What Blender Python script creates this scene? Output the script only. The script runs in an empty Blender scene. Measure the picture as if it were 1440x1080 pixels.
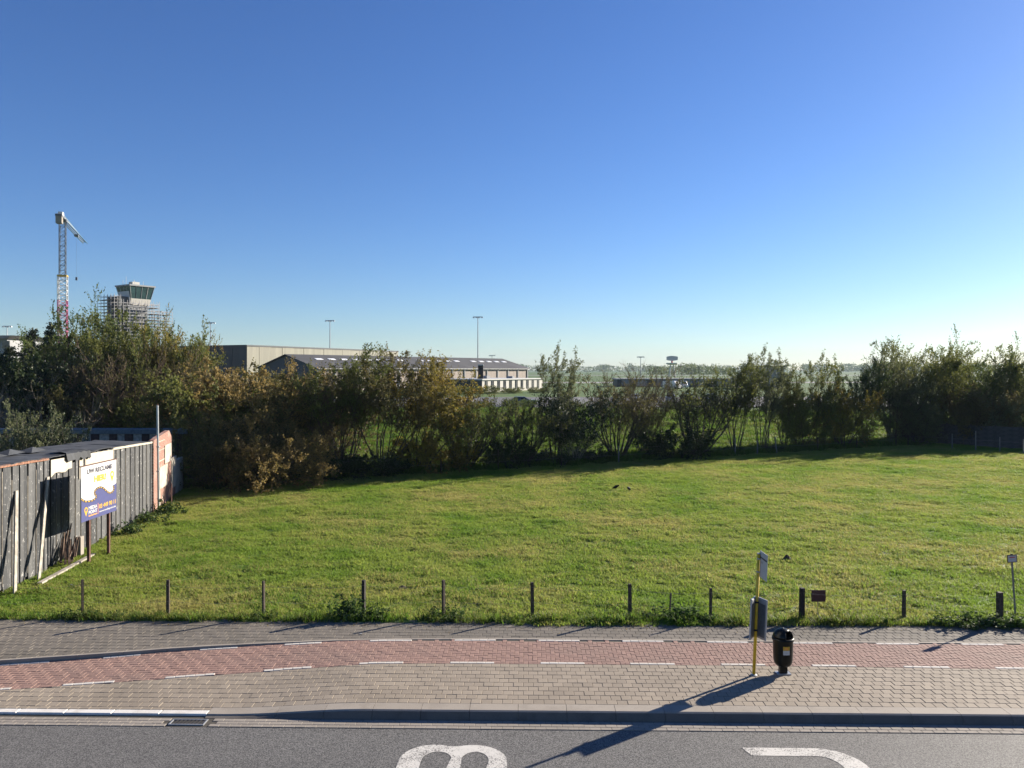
import bpy, math, random
import numpy as np
from mathutils import Vector, Matrix, noise

scene = bpy.context.scene
COL = scene.collection
R = math.radians
rng = np.random.default_rng(11)
random.seed(7)

# ------------------------------------------------------------------ camera
CAM_H = 7.0
F_PX, HOR = 1080.0, 520.0                # focal length and horizon in photo pixels (1440 x 1080)
cam_d = bpy.data.cameras.new('camera')
cam_d.lens = 27.0; cam_d.sensor_width = 36.0
cam_d.shift_y = -20.0 / 1440.0
cam_d.clip_start = 0.1; cam_d.clip_end = 20000
cam = bpy.data.objects.new('camera', cam_d); COL.objects.link(cam)
cam.location = (0, 0, CAM_H); cam.rotation_euler = (R(90), 0, 0)
scene.camera = cam

# ------------------------------------------------------------------ light
SUN_EL, SUN_AZ = R(20.0), R(55.0)        # azimuth to the right of the view direction (+Y)
world = bpy.data.worlds.new('World'); scene.world = world; world.use_nodes = True
wn = world.node_tree.nodes; wl = world.node_tree.links
bg = wn['Background']
sky = wn.new('ShaderNodeTexSky'); sky.sky_type = 'NISHITA'; sky.sun_disc = False
sky.sun_elevation = SUN_EL; sky.sun_rotation = SUN_AZ
sky.altitude = 0; sky.air_density = 1.0; sky.dust_density = 0.22; sky.ozone_density = 6.0
hs = wn.new('ShaderNodeHueSaturation'); hs.inputs['Saturation'].default_value = 1.08; hs.inputs['Hue'].default_value = 0.511
wl.new(sky.outputs[0], hs.inputs['Color']); wl.new(hs.outputs[0], bg.inputs[0]); bg.inputs[1].default_value = 0.053
sun_d = bpy.data.lights.new('sun', 'SUN'); sun_d.energy = 5.0; sun_d.angle = R(0.5); sun_d.color = (1.0, 0.90, 0.76)
sun = bpy.data.objects.new('sun', sun_d); COL.objects.link(sun)
to_sun = Vector((math.sin(SUN_AZ) * math.cos(SUN_EL), math.cos(SUN_AZ) * math.cos(SUN_EL), math.sin(SUN_EL)))
sun.rotation_euler = (-to_sun).to_track_quat('-Z', 'Y').to_euler(); sun.location = (40, 30, 60)
vs = scene.view_settings
vs.view_transform = 'Standard'; vs.look = 'None'; vs.exposure = 1.45; vs.gamma = 1.0; vs.use_curve_mapping = False
scene.cycles.use_denoising = True
scene.cycles.max_bounces = 6; scene.cycles.transparent_max_bounces = 6; scene.cycles.volume_bounces = 0
scene.cycles.caustics_reflective = False; scene.cycles.caustics_refractive = False

# ------------------------------------------------------------------ places
STREET = R(-1.1)                          # the street runs a little towards the camera on the right
cS, sS = math.cos(STREET), math.sin(STREET)
def s2w(u, v): return (u * cS - v * sS, u * sS + v * cS)
def w2s(x, y): return (x * cS + y * sS, -x * sS + y * cS)
def ground_at(px, py, z=0.0):             # photo pixel -> point at height z
    Y = (CAM_H - z) * F_PX / (py - HOR)
    return ((px - 720.0) * Y / F_PX, Y)
def smooth(t):
    t = min(1.0, max(0.0, t)); return t * t * (3 - 2 * t)
HA = (-19.5, 45.8); HD = (0.908, 0.419); HN = (-0.419, 0.908)   # hedge line at the far side of the meadow
def hedge_s(x, y): return (x - HA[0]) * HN[0] + (y - HA[1]) * HN[1]
FAR_Z = 1.2
GRASS_EDGE = 21.2
def gz(x, y):
    z = FAR_Z * smooth((hedge_s(x, y) - 7) / 48)
    if y < 110:
        k = 1.0 if y < 85 else (110 - y) / 25.0
        p = Vector((x, y, 0))
        z += k * (0.07 * noise.noise(p * 0.33) + 0.045 * noise.noise(p * 0.9 + Vector((7, 3, 0))) + 0.05 * noise.noise(p * 1.9))
        v = w2s(x, y)[1]
        z *= 0.15 + 0.85 * smooth((v - GRASS_EDGE) / 2.0)
    return z

# ------------------------------------------------------------------ object helpers
def tag(o, label=None, cat=None, group=None, kind=None):
    if label: o['label'] = label
    if cat: o['category'] = cat
    if group: o['group'] = group
    if kind: o['kind'] = kind
    return o
def empty(name, loc, rz=0.0):
    o = bpy.data.objects.new(name, None); COL.objects.link(o)
    o.location = loc; o.rotation_euler = (0, 0, rz); o.empty_display_size = 0.3
    return o
def link_mesh(name, me, parent=None, loc=None, rot=None):
    o = bpy.data.objects.new(name, me); COL.objects.link(o)
    if parent is not None: o.parent = parent
    if loc is not None: o.location = loc
    if rot is not None: o.rotation_euler = rot
    return o
BOXF = [(0, 3, 2, 1), (4, 5, 6, 7), (0, 1, 5, 4), (1, 2, 6, 5), (2, 3, 7, 6), (3, 0, 4, 7)]
class MB:
    def __init__(s): s.v = []; s.f = []; s.m = []
    def add(s, vs_, fs, mi=0):
        n = len(s.v); s.v += [tuple(p) for p in vs_]; s.f += [tuple(i + n for i in f) for f in fs]; s.m += [mi] * len(fs)
        return s
    def box(s, a, b, mi=0):
        (x0, y0, z0), (x1, y1, z1) = a, b
        return s.add([(x0, y0, z0), (x1, y0, z0), (x1, y1, z0), (x0, y1, z0), (x0, y0, z1), (x1, y0, z1), (x1, y1, z1), (x0, y1, z1)], BOXF, mi)
    def bevbox(s, a, b, c, mi=0):         # box with a chamfered top rim
        (x0, y0, z0), (x1, y1, z1) = a, b
        vs_ = [(x0, y0, z0), (x1, y0, z0), (x1, y1, z0), (x0, y1, z0), (x0, y0, z1 - c), (x1, y0, z1 - c), (x1, y1, z1 - c), (x0, y1, z1 - c),
               (x0 + c, y0 + c, z1), (x1 - c, y0 + c, z1), (x1 - c, y1 - c, z1), (x0 + c, y1 - c, z1)]
        return s.add(vs_, [(0, 1, 5, 4), (1, 2, 6, 5), (2, 3, 7, 6), (3, 0, 4, 7), (4, 5, 9, 8), (5, 6, 10, 9), (6, 7, 11, 10), (7, 4, 8, 11), (8, 9, 10, 11)], mi)
    def bar(s, p, q, r, r2=None, n=6, cap=True, mi=0):
        p = Vector(p); q = Vector(q); r2 = r if r2 is None else r2
        d = (q - p).normalized(); a = d.cross(Vector((0, 0, 1)))
        if a.length < 1e-3: a = Vector((1, 0, 0))
        a.normalize(); b = d.cross(a)
        vs_ = []
        for c, rr in ((p, r), (q, r2)):
            for k in range(n):
                t = 2 * math.pi * (k + 0.5) / n
                vs_.append(c + a * (math.cos(t) * rr) + b * (math.sin(t) * rr))
        fs = [(k, (k + 1) % n, n + (k + 1) % n, n + k) for k in range(n)]
        if cap: fs += [tuple(range(n))[::-1], tuple(range(n, 2 * n))]
        return s.add(vs_, fs, mi)
    def path(s, pts, r, n=5, mi=0):
        for a, b in zip(pts[:-1], pts[1:]): s.bar(a, b, r, n=n, mi=mi)
        return s
    def prism(s, poly, axis, a, b, mi=0):  # polygon extruded along an axis
        def P(p, t):
            if axis == 'x': return (t, p[0], p[1])
            if axis == 'y': return (p[0], t, p[1])
            return (p[0], p[1], t)
        n = len(poly)
        vs_ = [P(p, a) for p in poly] + [P(p, b) for p in poly]
        fs = [(k, (k + 1) % n, n + (k + 1) % n, n + k) for k in range(n)] + [tuple(range(n))[::-1], tuple(range(n, 2 * n))]
        return s.add(vs_, fs, mi)
    def lathe(s, prof, n=24, c=(0, 0), mi=0):
        vs_ = []
        for r, z in prof:
            for k in range(n):
                t = 2 * math.pi * k / n; vs_.append((c[0] + r * math.cos(t), c[1] + r * math.sin(t), z))
        fs = []
        for i in range(len(prof) - 1):
            for k in range(n):
                k2 = (k + 1) % n
                fs.append((i * n + k, i * n + k2, (i + 1) * n + k2, (i + 1) * n + k))
        return s.add(vs_, fs, mi)
    def mesh(s, name, mats, smooth_=False):
        me = bpy.data.meshes.new(name); me.from_pydata(s.v, [], s.f)
        for m in (mats if isinstance(mats, (list, tuple)) else [mats]): me.materials.append(m)
        if any(s.m): me.polygons.foreach_set('material_index', s.m)
        if smooth_: me.polygons.foreach_set('use_smooth', [True] * len(s.f))
        me.update(); return me
    def build(s, name, mats, parent=None, loc=None, rot=None, smooth_=False, fix=True):
        me = s.mesh(name, mats, smooth_)
        if fix:
            import bmesh
            bm = bmesh.new(); bm.from_mesh(me); bmesh.ops.recalc_face_normals(bm, faces=bm.faces[:]); bm.to_mesh(me); bm.free()
        return link_mesh(name, me, parent, loc, rot)
def bevel(o, w, seg=2):
    m = o.modifiers.new('bevel', 'BEVEL'); m.width = w; m.segments = seg; m.limit_method = 'ANGLE'; m.angle_limit = R(40)
    return o
def fast_mesh(name, V, Q, mats, nside=4):
    me = bpy.data.meshes.new(name)
    V = np.asarray(V, dtype=np.float32); Q = np.asarray(Q, dtype=np.int32)
    me.vertices.add(len(V)); me.vertices.foreach_set('co', V.ravel())
    me.loops.add(Q.size); me.loops.foreach_set('vertex_index', Q.ravel())
    me.polygons.add(len(Q)); me.polygons.foreach_set('loop_start', np.arange(len(Q), dtype=np.int32) * nside)
    try: me.polygons.foreach_set('loop_total', np.full(len(Q), nside, dtype=np.int32))
    except Exception: pass
    for m in (mats if isinstance(mats, (list, tuple)) else [mats]): me.materials.append(m)
    me.update(calc_edges=True); me.validate(); me.polygons.foreach_set('use_smooth', [False] * len(me.polygons)); return me

# ------------------------------------------------------------------ materials
class NT:
    def __init__(s, name):
        s.mat = bpy.data.materials.new(name); s.mat.use_nodes = True
        s.n = s.mat.node_tree.nodes; s.l = s.mat.node_tree.links
        s.b = s.n['Principled BSDF']; s.out = s.n['Material Output']
    def node(s, t, **kw):
        x = s.n.new(t)
        for k, v in kw.items(): setattr(x, k, v)
        return x
    def put(s, sock, val):
        if hasattr(val, 'is_linked') or isinstance(val, bpy.types.NodeSocket): s.l.new(val, sock)
        else: sock.default_value = val
    def coord(s, which='Object'):
        if which == 'World': return s.node('ShaderNodeNewGeometry').outputs['Position']
        return s.node('ShaderNodeTexCoord').outputs[which]
    def mapping(s, vec, scale=(1, 1, 1), rot=(0, 0, 0)):
        m = s.node('ShaderNodeMapping'); s.l.new(vec, m.inputs[0]); m.inputs['Scale'].default_value = scale; m.inputs['Rotation'].default_value = rot
        return m.outputs[0]
    def noise(s, vec, scale, detail=4, rough=0.55):
        t = s.node('ShaderNodeTexNoise'); s.l.new(vec, t.inputs['Vector'])
        t.inputs['Scale'].default_value = scale; t.inputs['Detail'].default_value = detail; t.inputs['Roughness'].default_value = rough
        return t.outputs['Fac']
    def ramp(s, fac, lo, hi):
        m = s.node('ShaderNodeMapRange'); m.interpolation_type = 'SMOOTHSTEP'
        s.l.new(fac, m.inputs[0]); m.inputs[1].default_value = lo; m.inputs[2].default_value = hi
        return m.outputs[0]
    def mix(s, fac, a, b, mode='MIX'):
        m = s.node('ShaderNodeMix', data_type='RGBA', blend_type=mode)
        s.put(m.inputs[0], fac); 
        for i, c in ((6, a), (7, b)):
            if isinstance(c, (tuple, list)): m.inputs[i].default_value = (*c[:3], 1)
            else: s.l.new(c, m.inputs[i])
        return m.outputs[2]
    def math(s, op, a, b=0.0):
        m = s.node('ShaderNodeMath', operation=op); s.put(m.inputs[0], a); s.put(m.inputs[1], b); return m.outputs[0]
    def bump(s, h, dist=0.01, strength=0.6):
        b = s.node('ShaderNodeBump'); s.l.new(h, b.inputs['Height']); b.inputs['Distance'].default_value = dist; b.inputs['Strength'].default_value = strength
        s.l.new(b.outputs[0], s.b.inputs['Normal'])
    def base(s, c):
        if isinstance(c, (tuple, list)): s.b.inputs['Base Color'].default_value = (*c[:3], 1)
        else: s.l.new(c, s.b.inputs['Base Color'])
    def rough(s, v): s.put(s.b.inputs['Roughness'], v)
def simple(name, col, rough=0.7, metal=0.0, var=0.18, scale=6.0, spec=None, bump=0.0):
    t = NT(name); c = t.coord('Object')
    f = t.noise(c, scale, 5)
    dark = tuple(x * (1 - var) for x in col); lite = tuple(min(1, x * (1 + var)) for x in col)
    t.base(t.mix(t.ramp(f, 0.3, 0.7), dark, lite)); t.rough(rough); t.b.inputs['Metallic'].default_value = metal
    if spec is not None: t.b.inputs['Specular IOR Level'].default_value = spec
    if bump: t.bump(t.noise(c, scale * 8, 3), bump, 0.5)
    return t.mat
def rand_socket(t):                       # a random number for each stone: per object, and per island where stones are joined
    a = t.node('ShaderNodeObjectInfo').outputs['Random']; b = t.node('ShaderNodeNewGeometry').outputs['Random Per Island']
    return t.math('FRACT', t.math('ADD', a, b))
def stone_mat(name, cols, stain, rough=0.85, nscale=0.5):
    t = NT(name); w = t.coord('World')
    r = rand_socket(t)
    c = t.mix(r, cols[0], cols[1])
    c = t.mix(t.ramp(t.noise(w, nscale, 5, 0.6), 0.45, 0.72), c, stain)
    c = t.mix(t.math('MULTIPLY', t.ramp(r, .90, .97), .45), c, tuple(x * .5 for x in cols[0]))
    c = t.mix(t.math('MULTIPLY', t.ramp(t.noise(w, 2.3, 6, .7), .56, .70), .4), c, tuple(x * .45 for x in stain))
    g = t.noise(w, 60, 3)
    c = t.mix(0.45, c, t.mix(g, tuple(x * .55 for x in cols[0]), tuple(x * 1.35 for x in cols[1])))
    t.base(c); t.rough(rough); t.bump(t.noise(w, 90, 2), 0.004, 0.5)
    return t.mat
M = {}
M['paver'] = stone_mat('paver_concrete', ((.200, .165, .124), (.302, .252, .192)), (.170, .14, .104))
M['paver_back'] = stone_mat('paver_weathered', ((.105, .092, .074), (.170, .148, .120)), (.068, .060, .044), nscale=0.35)
M['brick_red'] = stone_mat('cycle_path_brick', ((.215, .128, .100), (.290, .178, .142)), (.195, .135, .108), nscale=0.6)
M['brick_white'] = stone_mat('white_brick', ((.46, .43, .385), (.55, .52, .47)), (.36, .32, .275), nscale=2.0)
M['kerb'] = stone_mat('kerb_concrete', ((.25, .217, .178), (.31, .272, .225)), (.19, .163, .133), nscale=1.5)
M['kerb_white'] = stone_mat('kerb_white_paint', ((.58, .555, .515), (.64, .615, .575)), (.42, .385, .335), nscale=3.0)
M['gutter'] = stone_mat('gutter_stone', ((.21, .185, .155), (.29, .255, .215)), (.17, .15, .125))
M['kerb_face'] = stone_mat('kerb_face_shade_grime', ((.105, .092, .078), (.135, .118, .10)), (.07, .062, .052), nscale=2.5)  # darker kerb colour: shade of the road-side face painted in, with some grime
M['joint'] = simple('joint_soil', (.055, .048, .038), .95, scale=20)

def asphalt(name, base=(.092, .090, .086)):
    t = NT(name); w = t.coord('World')
    big = t.math('ADD', t.math('MULTIPLY', t.noise(t.mapping(w, (0.12, 1.6, 1)), 0.9, 5, 0.6), .6), t.math('MULTIPLY', t.noise(w, .45, 5, .6), .4))
    c = t.mix(t.ramp(big, 0.35, 0.7), tuple(x * .74 for x in base), tuple(x * 1.12 for x in base))
    sp = t.noise(w, 42, 3, 0.8)
    c = t.mix(t.ramp(sp, 0.40, 0.62), t.mix(.62, c, (.02, .02, .02)), t.mix(.5, c, (.30, .29, .27)))
    t.base(c); t.rough(0.72); t.b.inputs['Specular IOR Level'].default_value = 0.35
    t.bump(sp, 0.006, 0.7)
    return t, c, w
M['asphalt'] = asphalt('asphalt')[0].mat
t, c, w = asphalt('road_paint')
wear = t.math('ADD', t.noise(w, 38, 3, .75), t.math('MULTIPLY', t.noise(w, 1.6, 4), 0.55))
t.base(t.mix(t.ramp(wear, 0.77, 0.90), t.mix(t.noise(w, 9, 4), (.48, .46, .42), (.60, .58, .53)), c)); M['road_paint'] = t.mat

def grass_mat(name, a, b, straw, tip=0.35):
    t = NT(name); w = t.coord('World')
    r = rand_socket(t)
    c = t.mix(t.ramp(t.noise(w, 0.35, 4), 0.35, 0.65), a, b)
    c = t.mix(t.math('MULTIPLY', t.ramp(t.math('ADD', t.noise(w, 0.16, 5, .65), t.math('MULTIPLY', r, .28)), 0.58, 0.80), .8), c, straw)
    c = t.mix(t.math('MULTIPLY', r, .5), c, t.mix(.5, c, (.02, .035, .008)))
    t.base(c); t.rough(0.6); t.b.inputs['Specular IOR Level'].default_value = 0.25
    if tip:
        tr = t.node('ShaderNodeBsdfTranslucent'); t.l.new(c, tr.inputs[0])
        ms = t.node('ShaderNodeMixShader'); ms.inputs[0].default_value = tip
        t.l.new(t.b.outputs[0], ms.inputs[1]); t.l.new(tr.outputs[0], ms.inputs[2]); t.l.new(ms.outputs[0], t.out.inputs[0])
    return t
M['grass'] = grass_mat('meadow_grass', (.170, .300, .030), (.285, .375, .060), (.52, .43, .165), .55).mat
M['rough'] = grass_mat('rough_grass', (.080, .165, .016), (.130, .215, .026), (.17, .17, .045), .55).mat
t = grass_mat('ground', (.085, .145, .020), (.110, .150, .026), (.16, .14, .05), tip=0)
w = t.coord('World'); t.bump(t.noise(w, 5, 5, .7), 0.12, 0.8); M['ground'] = t.mat

def leaf_mat(name, cols, trans=0.35, gloss=0.6):
    t = NT(name)
    i = t.node('ShaderNodeNewGeometry').outputs['Random Per Island']; o = t.node('ShaderNodeObjectInfo').outputs['Random']
    c = t.mix(t.ramp(i, 0.0, 1.0), cols[0], cols[1])
    c = t.mix(t.ramp(t.noise(t.coord('Object'), 0.55, 3), 0.42, 0.62), c, t.mix(i, cols[1], cols[2]))
    c = t.mix(t.math('MULTIPLY', o, .35), c, cols[2])
    t.base(c); t.rough(gloss); t.b.inputs['Specular IOR Level'].default_value = 0.2
    tr = t.node('ShaderNodeBsdfTranslucent'); t.l.new(c, tr.inputs[0])
    ms = t.node('ShaderNodeMixShader'); ms.inputs[0].default_value = trans
    t.l.new(t.b.outputs[0], ms.inputs[1]); t.l.new(tr.outputs[0], ms.inputs[2]); t.l.new(ms.outputs[0], t.out.inputs[0])
    return t.mat
M['leaf_olive'] = leaf_mat('leaf_olive', ((.078, .104, .026), (.135, .158, .042), (.165, .160, .040)), .45)
M['leaf_green'] = leaf_mat('leaf_green', ((.052, .088, .023), (.091, .130, .036), (.130, .143, .042)), .45)
M['leaf_yellow'] = leaf_mat('leaf_yellow', ((.149, .142, .027), (.236, .196, .038), (.189, .121, .034)), .45)
M['leaf_brown'] = leaf_mat('leaf_brown', ((.098, .082, .034), (.150, .122, .047), (.112, .122, .038)), .45)
M['leaf_tan'] = leaf_mat('leaf_tan', ((.192, .141, .051), (.304, .216, .080), (.160, .136, .040)), .45)
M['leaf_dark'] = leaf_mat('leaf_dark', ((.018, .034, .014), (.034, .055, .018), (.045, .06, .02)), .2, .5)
M['leaf_grey'] = leaf_mat('leaf_grey', ((.088, .108, .049), (.152, .172, .085), (.120, .128, .052)), .45)
M['needle'] = leaf_mat('conifer_needles', ((.010, .022, .012), (.020, .036, .016), (.02, .03, .012)), .1, .6)
M['weed'] = leaf_mat('weed_leaf', ((.035, .070, .016), (.065, .115, .028), (.09, .12, .035)), .3)
M['bark'] = simple('bark', (.060, .048, .036), .9, scale=3, var=.35)
M['bark_pale'] = simple('bark_pale', (.19, .165, .135), .85, scale=3, var=.3)
M['twig'] = simple('twig_brown', (.115, .075, .050), .85, scale=2, var=.3)

M['post'] = simple('post_wood', (.055, .040, .029), .85, scale=14, var=.4, bump=.004)
M['post_dark'] = simple('post_dark_wood', (.014, .011, .009), .8, scale=14, var=.4)
M['post_grey'] = simple('post_grey_wood', (.20, .18, .155), .85, scale=14, var=.3)
M['wire'] = simple('wire', (.22, .21, .20), .5, metal=.8)
M['steel'] = simple('galvanised_steel', (.45, .46, .47), .4, metal=.7, var=.1)
M['alu'] = simple('grey_aluminium', (.36, .37, .38), .45, metal=.5, var=.1)
M['yellow'] = simple('yellow_pole_paint', (.72, .46, .025), .4, var=.12, scale=12)
M['black'] = simple('black_plastic', (.0025, .005, .0055), .34, var=.25, scale=10, spec=.22)
M['white'] = simple('white_panel', (.46, .46, .445), .5, var=.05)
M['inside'] = simple('timetable_face', (.10, .105, .11), .35, var=.2, scale=15)
M['red_brown'] = simple('red_brown_plate', (.065, .018, .018), .6, var=.2)
M['rust'] = simple('rusty_post', (.085, .035, .025), .8, var=.3, scale=12)
M['rubber'] = simple('tyre_rubber', (.015, .015, .015), .8)
M['glass_dark'] = simple('dark_glass', (.015, .02, .024), .08, var=.3, scale=.4)
M['navy'] = simple('navy_print', (.052, .058, .165), .45, var=.05)
M['navy_dark'] = simple('dark_print', (.03, .028, .05), .5, var=.05)
M['gold'] = simple('yellow_print', (.50, .29, .015), .5, var=.04)
M['orange'] = simple('orange_print', (.70, .26, .05), .5, var=.04)
M['red_print'] = simple('red_print', (.45, .06, .06), .5, var=.04)

# ------------------------------------------------------------------ ground
def make_ground():
    us = sorted(set([-6000, -3000, -1500, -800, -400, -220, -120, -70, -45] + list(np.arange(-30, 62, 0.55)) + [66, 75, 95, 130, 220, 400, 800, 1500, 3000, 6000]))
    vs_ = [-400, -60, -10, 4.0, 12, 20.7, 21.0, GRASS_EDGE] + list(np.arange(GRASS_EDGE + .4, 76, 0.5)) + list(np.arange(77, 130, 3)) + [140, 160, 190, 240, 320, 450, 650, 1000, 1600, 2600, 4500, 8000]
    V = []
    for v in vs_:
        for u in us:
            x, y = s2w(u, v)
            z = gz(x, y) if v >= GRASS_EDGE - .01 else -0.42
            V.append((x, y, z))
    nu = len(us); Q = [(j * nu + i, j * nu + i + 1, (j + 1) * nu + i + 1, (j + 1) * nu + i) for j in range(len(vs_) - 1) for i in range(nu - 1)]
    o = link_mesh('ground', fast_mesh('ground', V, Q, M['ground'])); tag(o, kind='structure')
    o.data.polygons.foreach_set('use_smooth', [True] * len(o.data.polygons))
make_ground()

# ------------------------------------------------------------------ street: levels and lines in street coordinates
V_KT0, V_KF, V_KB, V_GUT = 16.09, 15.77, 15.67, 15.30       # kerb back, kerb front edge, kerb foot, gutter front
ROAD_Z = -0.175
def kerb_z(u): return -0.13 * smooth((-3.3 - u) / 3.0)
def back_z(u): return -0.075 * smooth((-4.0 - u) / 8.0)
def curve(pxs, zf=lambda u: 0.0):
    P = []
    for px, py in pxs:
        u, v = w2s(*ground_at(px, py)); 
        for _ in range(3): u, v = w2s(*ground_at(px, py, zf(u)))
        P.append((u, v))
    P.sort(); us = [p[0] for p in P]; vv = [p[1] for p in P]
    return lambda u: float(np.interp(u, us, vv))
PATH_B = curve([(-260, 953), (0, 934), (150, 923.5), (262, 913.5), (375, 906.5), (487, 900.8), (540, 899.5), (700, 899), (900, 900.5), (1170, 903.5), (1440, 905.5), (1700, 907)], back_z)
PATH_F = curve([(-260, 986), (0, 970), (124, 962), (262, 952), (405, 942), (525, 933.5), (600, 933), (790, 934), (920, 935), (1046, 936), (1174, 937.5), (1305, 939.5), (1425, 941), (1700, 945)], lambda u: .5 * (back_z(u) + kerb_z(u)))
def walk_z(u, v):
    k = min(1.0, max(0.0, (v - V_KT0) / (PATH_B(u) - V_KT0)))
    return kerb_z(u) * (1 - k) + back_z(u) * k
U0, U1 = -19.0, 21.0
V_KW = 15.97                              # back of the narrow white kerb stones
def s_obj(name):                          # a street-aligned setting object
    o = empty(name, (0, 0, 0), STREET); tag(o, kind='structure'); return o
def sheet(name, vlo, vhi, zf, mat, du=0.5, nv=6, kind='structure', u0=U0, u1=U1, parent=None):
    us = np.arange(u0, u1 + .01, du); V = []; Q = []
    for i, u in enumerate(us):
        a = vlo(u) if callable(vlo) else vlo; b = vhi(u) if callable(vhi) else vhi
        for j in range(nv + 1):
            v = a + (b - a) * j / nv; V.append((u, v, zf(u, v)))
    n = nv + 1
    for i in range(len(us) - 1):
        for j in range(nv): Q.append((i * n + j, (i + 1) * n + j, (i + 1) * n + j + 1, i * n + j + 1))
    o = link_mesh(name, fast_mesh(name, V, Q, mat), parent)
    if parent is None: o.rotation_euler = (0, 0, STREET); tag(o, kind=kind)
    return o
road = sheet('road', 3.0, V_GUT + .05, lambda u, v: ROAD_Z, M['asphalt'], 2.0, 8, u0=-120, u1=120)

def in_view(u, v, m=15):
    x, y = s2w(u, v); px = 720 + x * F_PX / y
    return -m < px < 1440 + m
def lay(parent, piece, joined, pieces, size, mat, lo, hi, zf, gap=0.006, th=0.05, limit=300, wob=0.0035):
    """pieces: (u, v, rotated); the nearest whole ones become objects, the others one joined part"""
    L, W = size
    me = MB().bevbox((-L / 2 + gap / 2, -W / 2 + gap / 2, -th), (L / 2 - gap / 2, W / 2 - gap / 2, 0), 0.006).mesh(piece, mat)
    singles, rest = [], []
    for (u, v, rot) in pieces:
        hu, hv = (W / 2, L / 2) if rot else (L / 2, W / 2)
        a0, a1 = max(lo(u - hu), lo(u + hu)), min(hi(u - hu), hi(u + hu))
        if v + hv <= min(lo(u - hu), lo(u + hu)) or v - hv >= max(hi(u - hu), hi(u + hu)): continue
        whole = (v - hv >= a0 - .001) and (v + hv <= a1 + .001)
        (singles if whole and in_view(u, v) else rest).append((u, v, rot))
    singles.sort(key=lambda p: p[1] * p[1] + p[0] * p[0]); rest += singles[limit:]; singles = singles[:limit]
    for (u, v, rot) in singles:
        z = zf(u, v) + random.uniform(-wob, wob)
        sl = (zf(u + .1, v) - zf(u - .1, v)) / .2; sv = (zf(u, v + .1) - zf(u, v - .1)) / .2
        o = link_mesh(piece, me, parent, (u, v, z))
        if rot: o.rotation_euler = (-sl + random.uniform(-.006, .006), -sv, math.pi / 2)
        else: o.rotation_euler = (sv + random.uniform(-.006, .006), -sl + random.uniform(-.006, .006), 0)
    V = []; Q = []; c = 0.006
    for (u, v, rot) in rest:
        hu, hv = (W / 2, L / 2) if rot else (L / 2, W / 2)
        hu -= gap / 2; hv -= gap / 2; dz = random.uniform(-wob, wob)
        n = len(V); outer = []; inner = []
        for (su, sv) in ((-1, -1), (1, -1), (1, 1), (-1, 1)):
            uu = u + su * hu; vv = min(hi(uu), max(lo(uu), v + sv * hv)); outer.append((uu, vv))
            ui = u + su * (hu - c); vi = min(hi(ui) - c, max(lo(ui) + c, v + sv * (hv - c))); inner.append((ui, vi))
        if outer[2][1] - outer[1][1] < .016 or outer[3][1] - outer[0][1] < .016: continue
        V += [(a, b, zf(a, b) + dz - th) for a, b in outer] + [(a, b, zf(a, b) + dz - c) for a, b in outer] + [(a, b, zf(a, b) + dz) for a, b in inner]
        for k in range(4):
            k2 = (k + 1) % 4
            Q += [(n + k, n + k2, n + 4 + k2, n + 4 + k), (n + 4 + k, n + 4 + k2, n + 8 + k2, n + 8 + k)]
        Q.append((n + 8, n + 9, n + 10, n + 11))
    o = link_mesh(joined, fast_mesh(joined, V, Q, mat), parent); tag(o, kind='stuff')
def running(vlo, vhi, L, W):
    P = []; j = 0; v = vlo + W / 2
    while v < vhi + W:
        off = (L / 2 if j % 2 else 0); u = U0 + off
        while u < U1: P.append((u, v, False)); u += L
        v += W; j += 1
    return P
# front pavement
pav = s_obj('pavement')
lay(pav, 'paver', 'pavers', running(V_KT0 + .004 - .22, 18.35, .22, .22), (.22, .22), M['paver'], lambda u: (V_KT0 if u > -6.28 else V_KW) + .004, lambda u: PATH_F(u), walk_z)
sheet('joint_bed', lambda u: V_KT0 if u > -6.3 else V_KW, lambda u: PATH_F(u) + .01, lambda u, v: walk_z(u, v) - .014, M['joint'], parent=pav)
# cycle path: herringbone of red bricks
cyc = s_obj('cycle_path')
a = .11
def herring():
    out = []
    for r in range(0, 40):                 # row
        v = 15.4 + r * a
        if v > 20.3: break
        # in every row the pattern repeats with period 4a: lying brick (2a), standing brick heads (a + a)
        start = U0 - (r % 4) * a
        u = start
        while u < U1:
            out.append((u + a, v + a / 2, False))          # lying: covers u..u+2a in this row
            out.append((u + 2 * a + a / 2, v + a, True))   # standing: covers this row and the next
            u += 4 * a
    return out
edge_w = .09
lay(cyc, 'brick', 'bricks', herring(), (.22, .11), M['brick_red'], lambda u: PATH_F(u) + .006, lambda u: PATH_B(u) - .004, walk_z, gap=.005)
sheet('joint_bed', lambda u: PATH_F(u), lambda u: PATH_B(u), lambda u, v: walk_z(u, v) - .012, M['joint'], parent=cyc)
wb = MB().bevbox((-.098, -.05, -.04), (.098, .05, 0), .005).mesh('white_brick', M['brick_white'])
def dash(px0, px1, cv, off):
    ua = None
    def u_of(px):
        u = (px - 720) / F_PX * 18.0
        for _ in range(6):
            v = cv(u) + off; x, y = s2w(u, v)
            u += ((px - 720) / F_PX * y - x)
        return u
    a_, b_ = u_of(px0), u_of(px1); n = 5
    for k in range(n):
        u = a_ + (b_ - a_) * (k + .5) / n; v = cv(u) + off
        sl = (cv(u + .1) - cv(u - .1)) / .2
        o = link_mesh('white_brick', wb, cyc, (u, v, walk_z(u, v) + .006 + random.uniform(-.001, .002)), (0, 0, math.atan(sl))); o.scale = ((b_ - a_) / 5 / .202, 1, 1)
for p0, p1 in ((-45, 15), (88, 161), (232, 302), (371, 438), (505, 567), (633, 695), (760, 822), (886, 949), (1014, 1076), (1142, 1204), (1271, 1335), (1400, 1463)): dash(p0, p1, PATH_F, .062)
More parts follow.
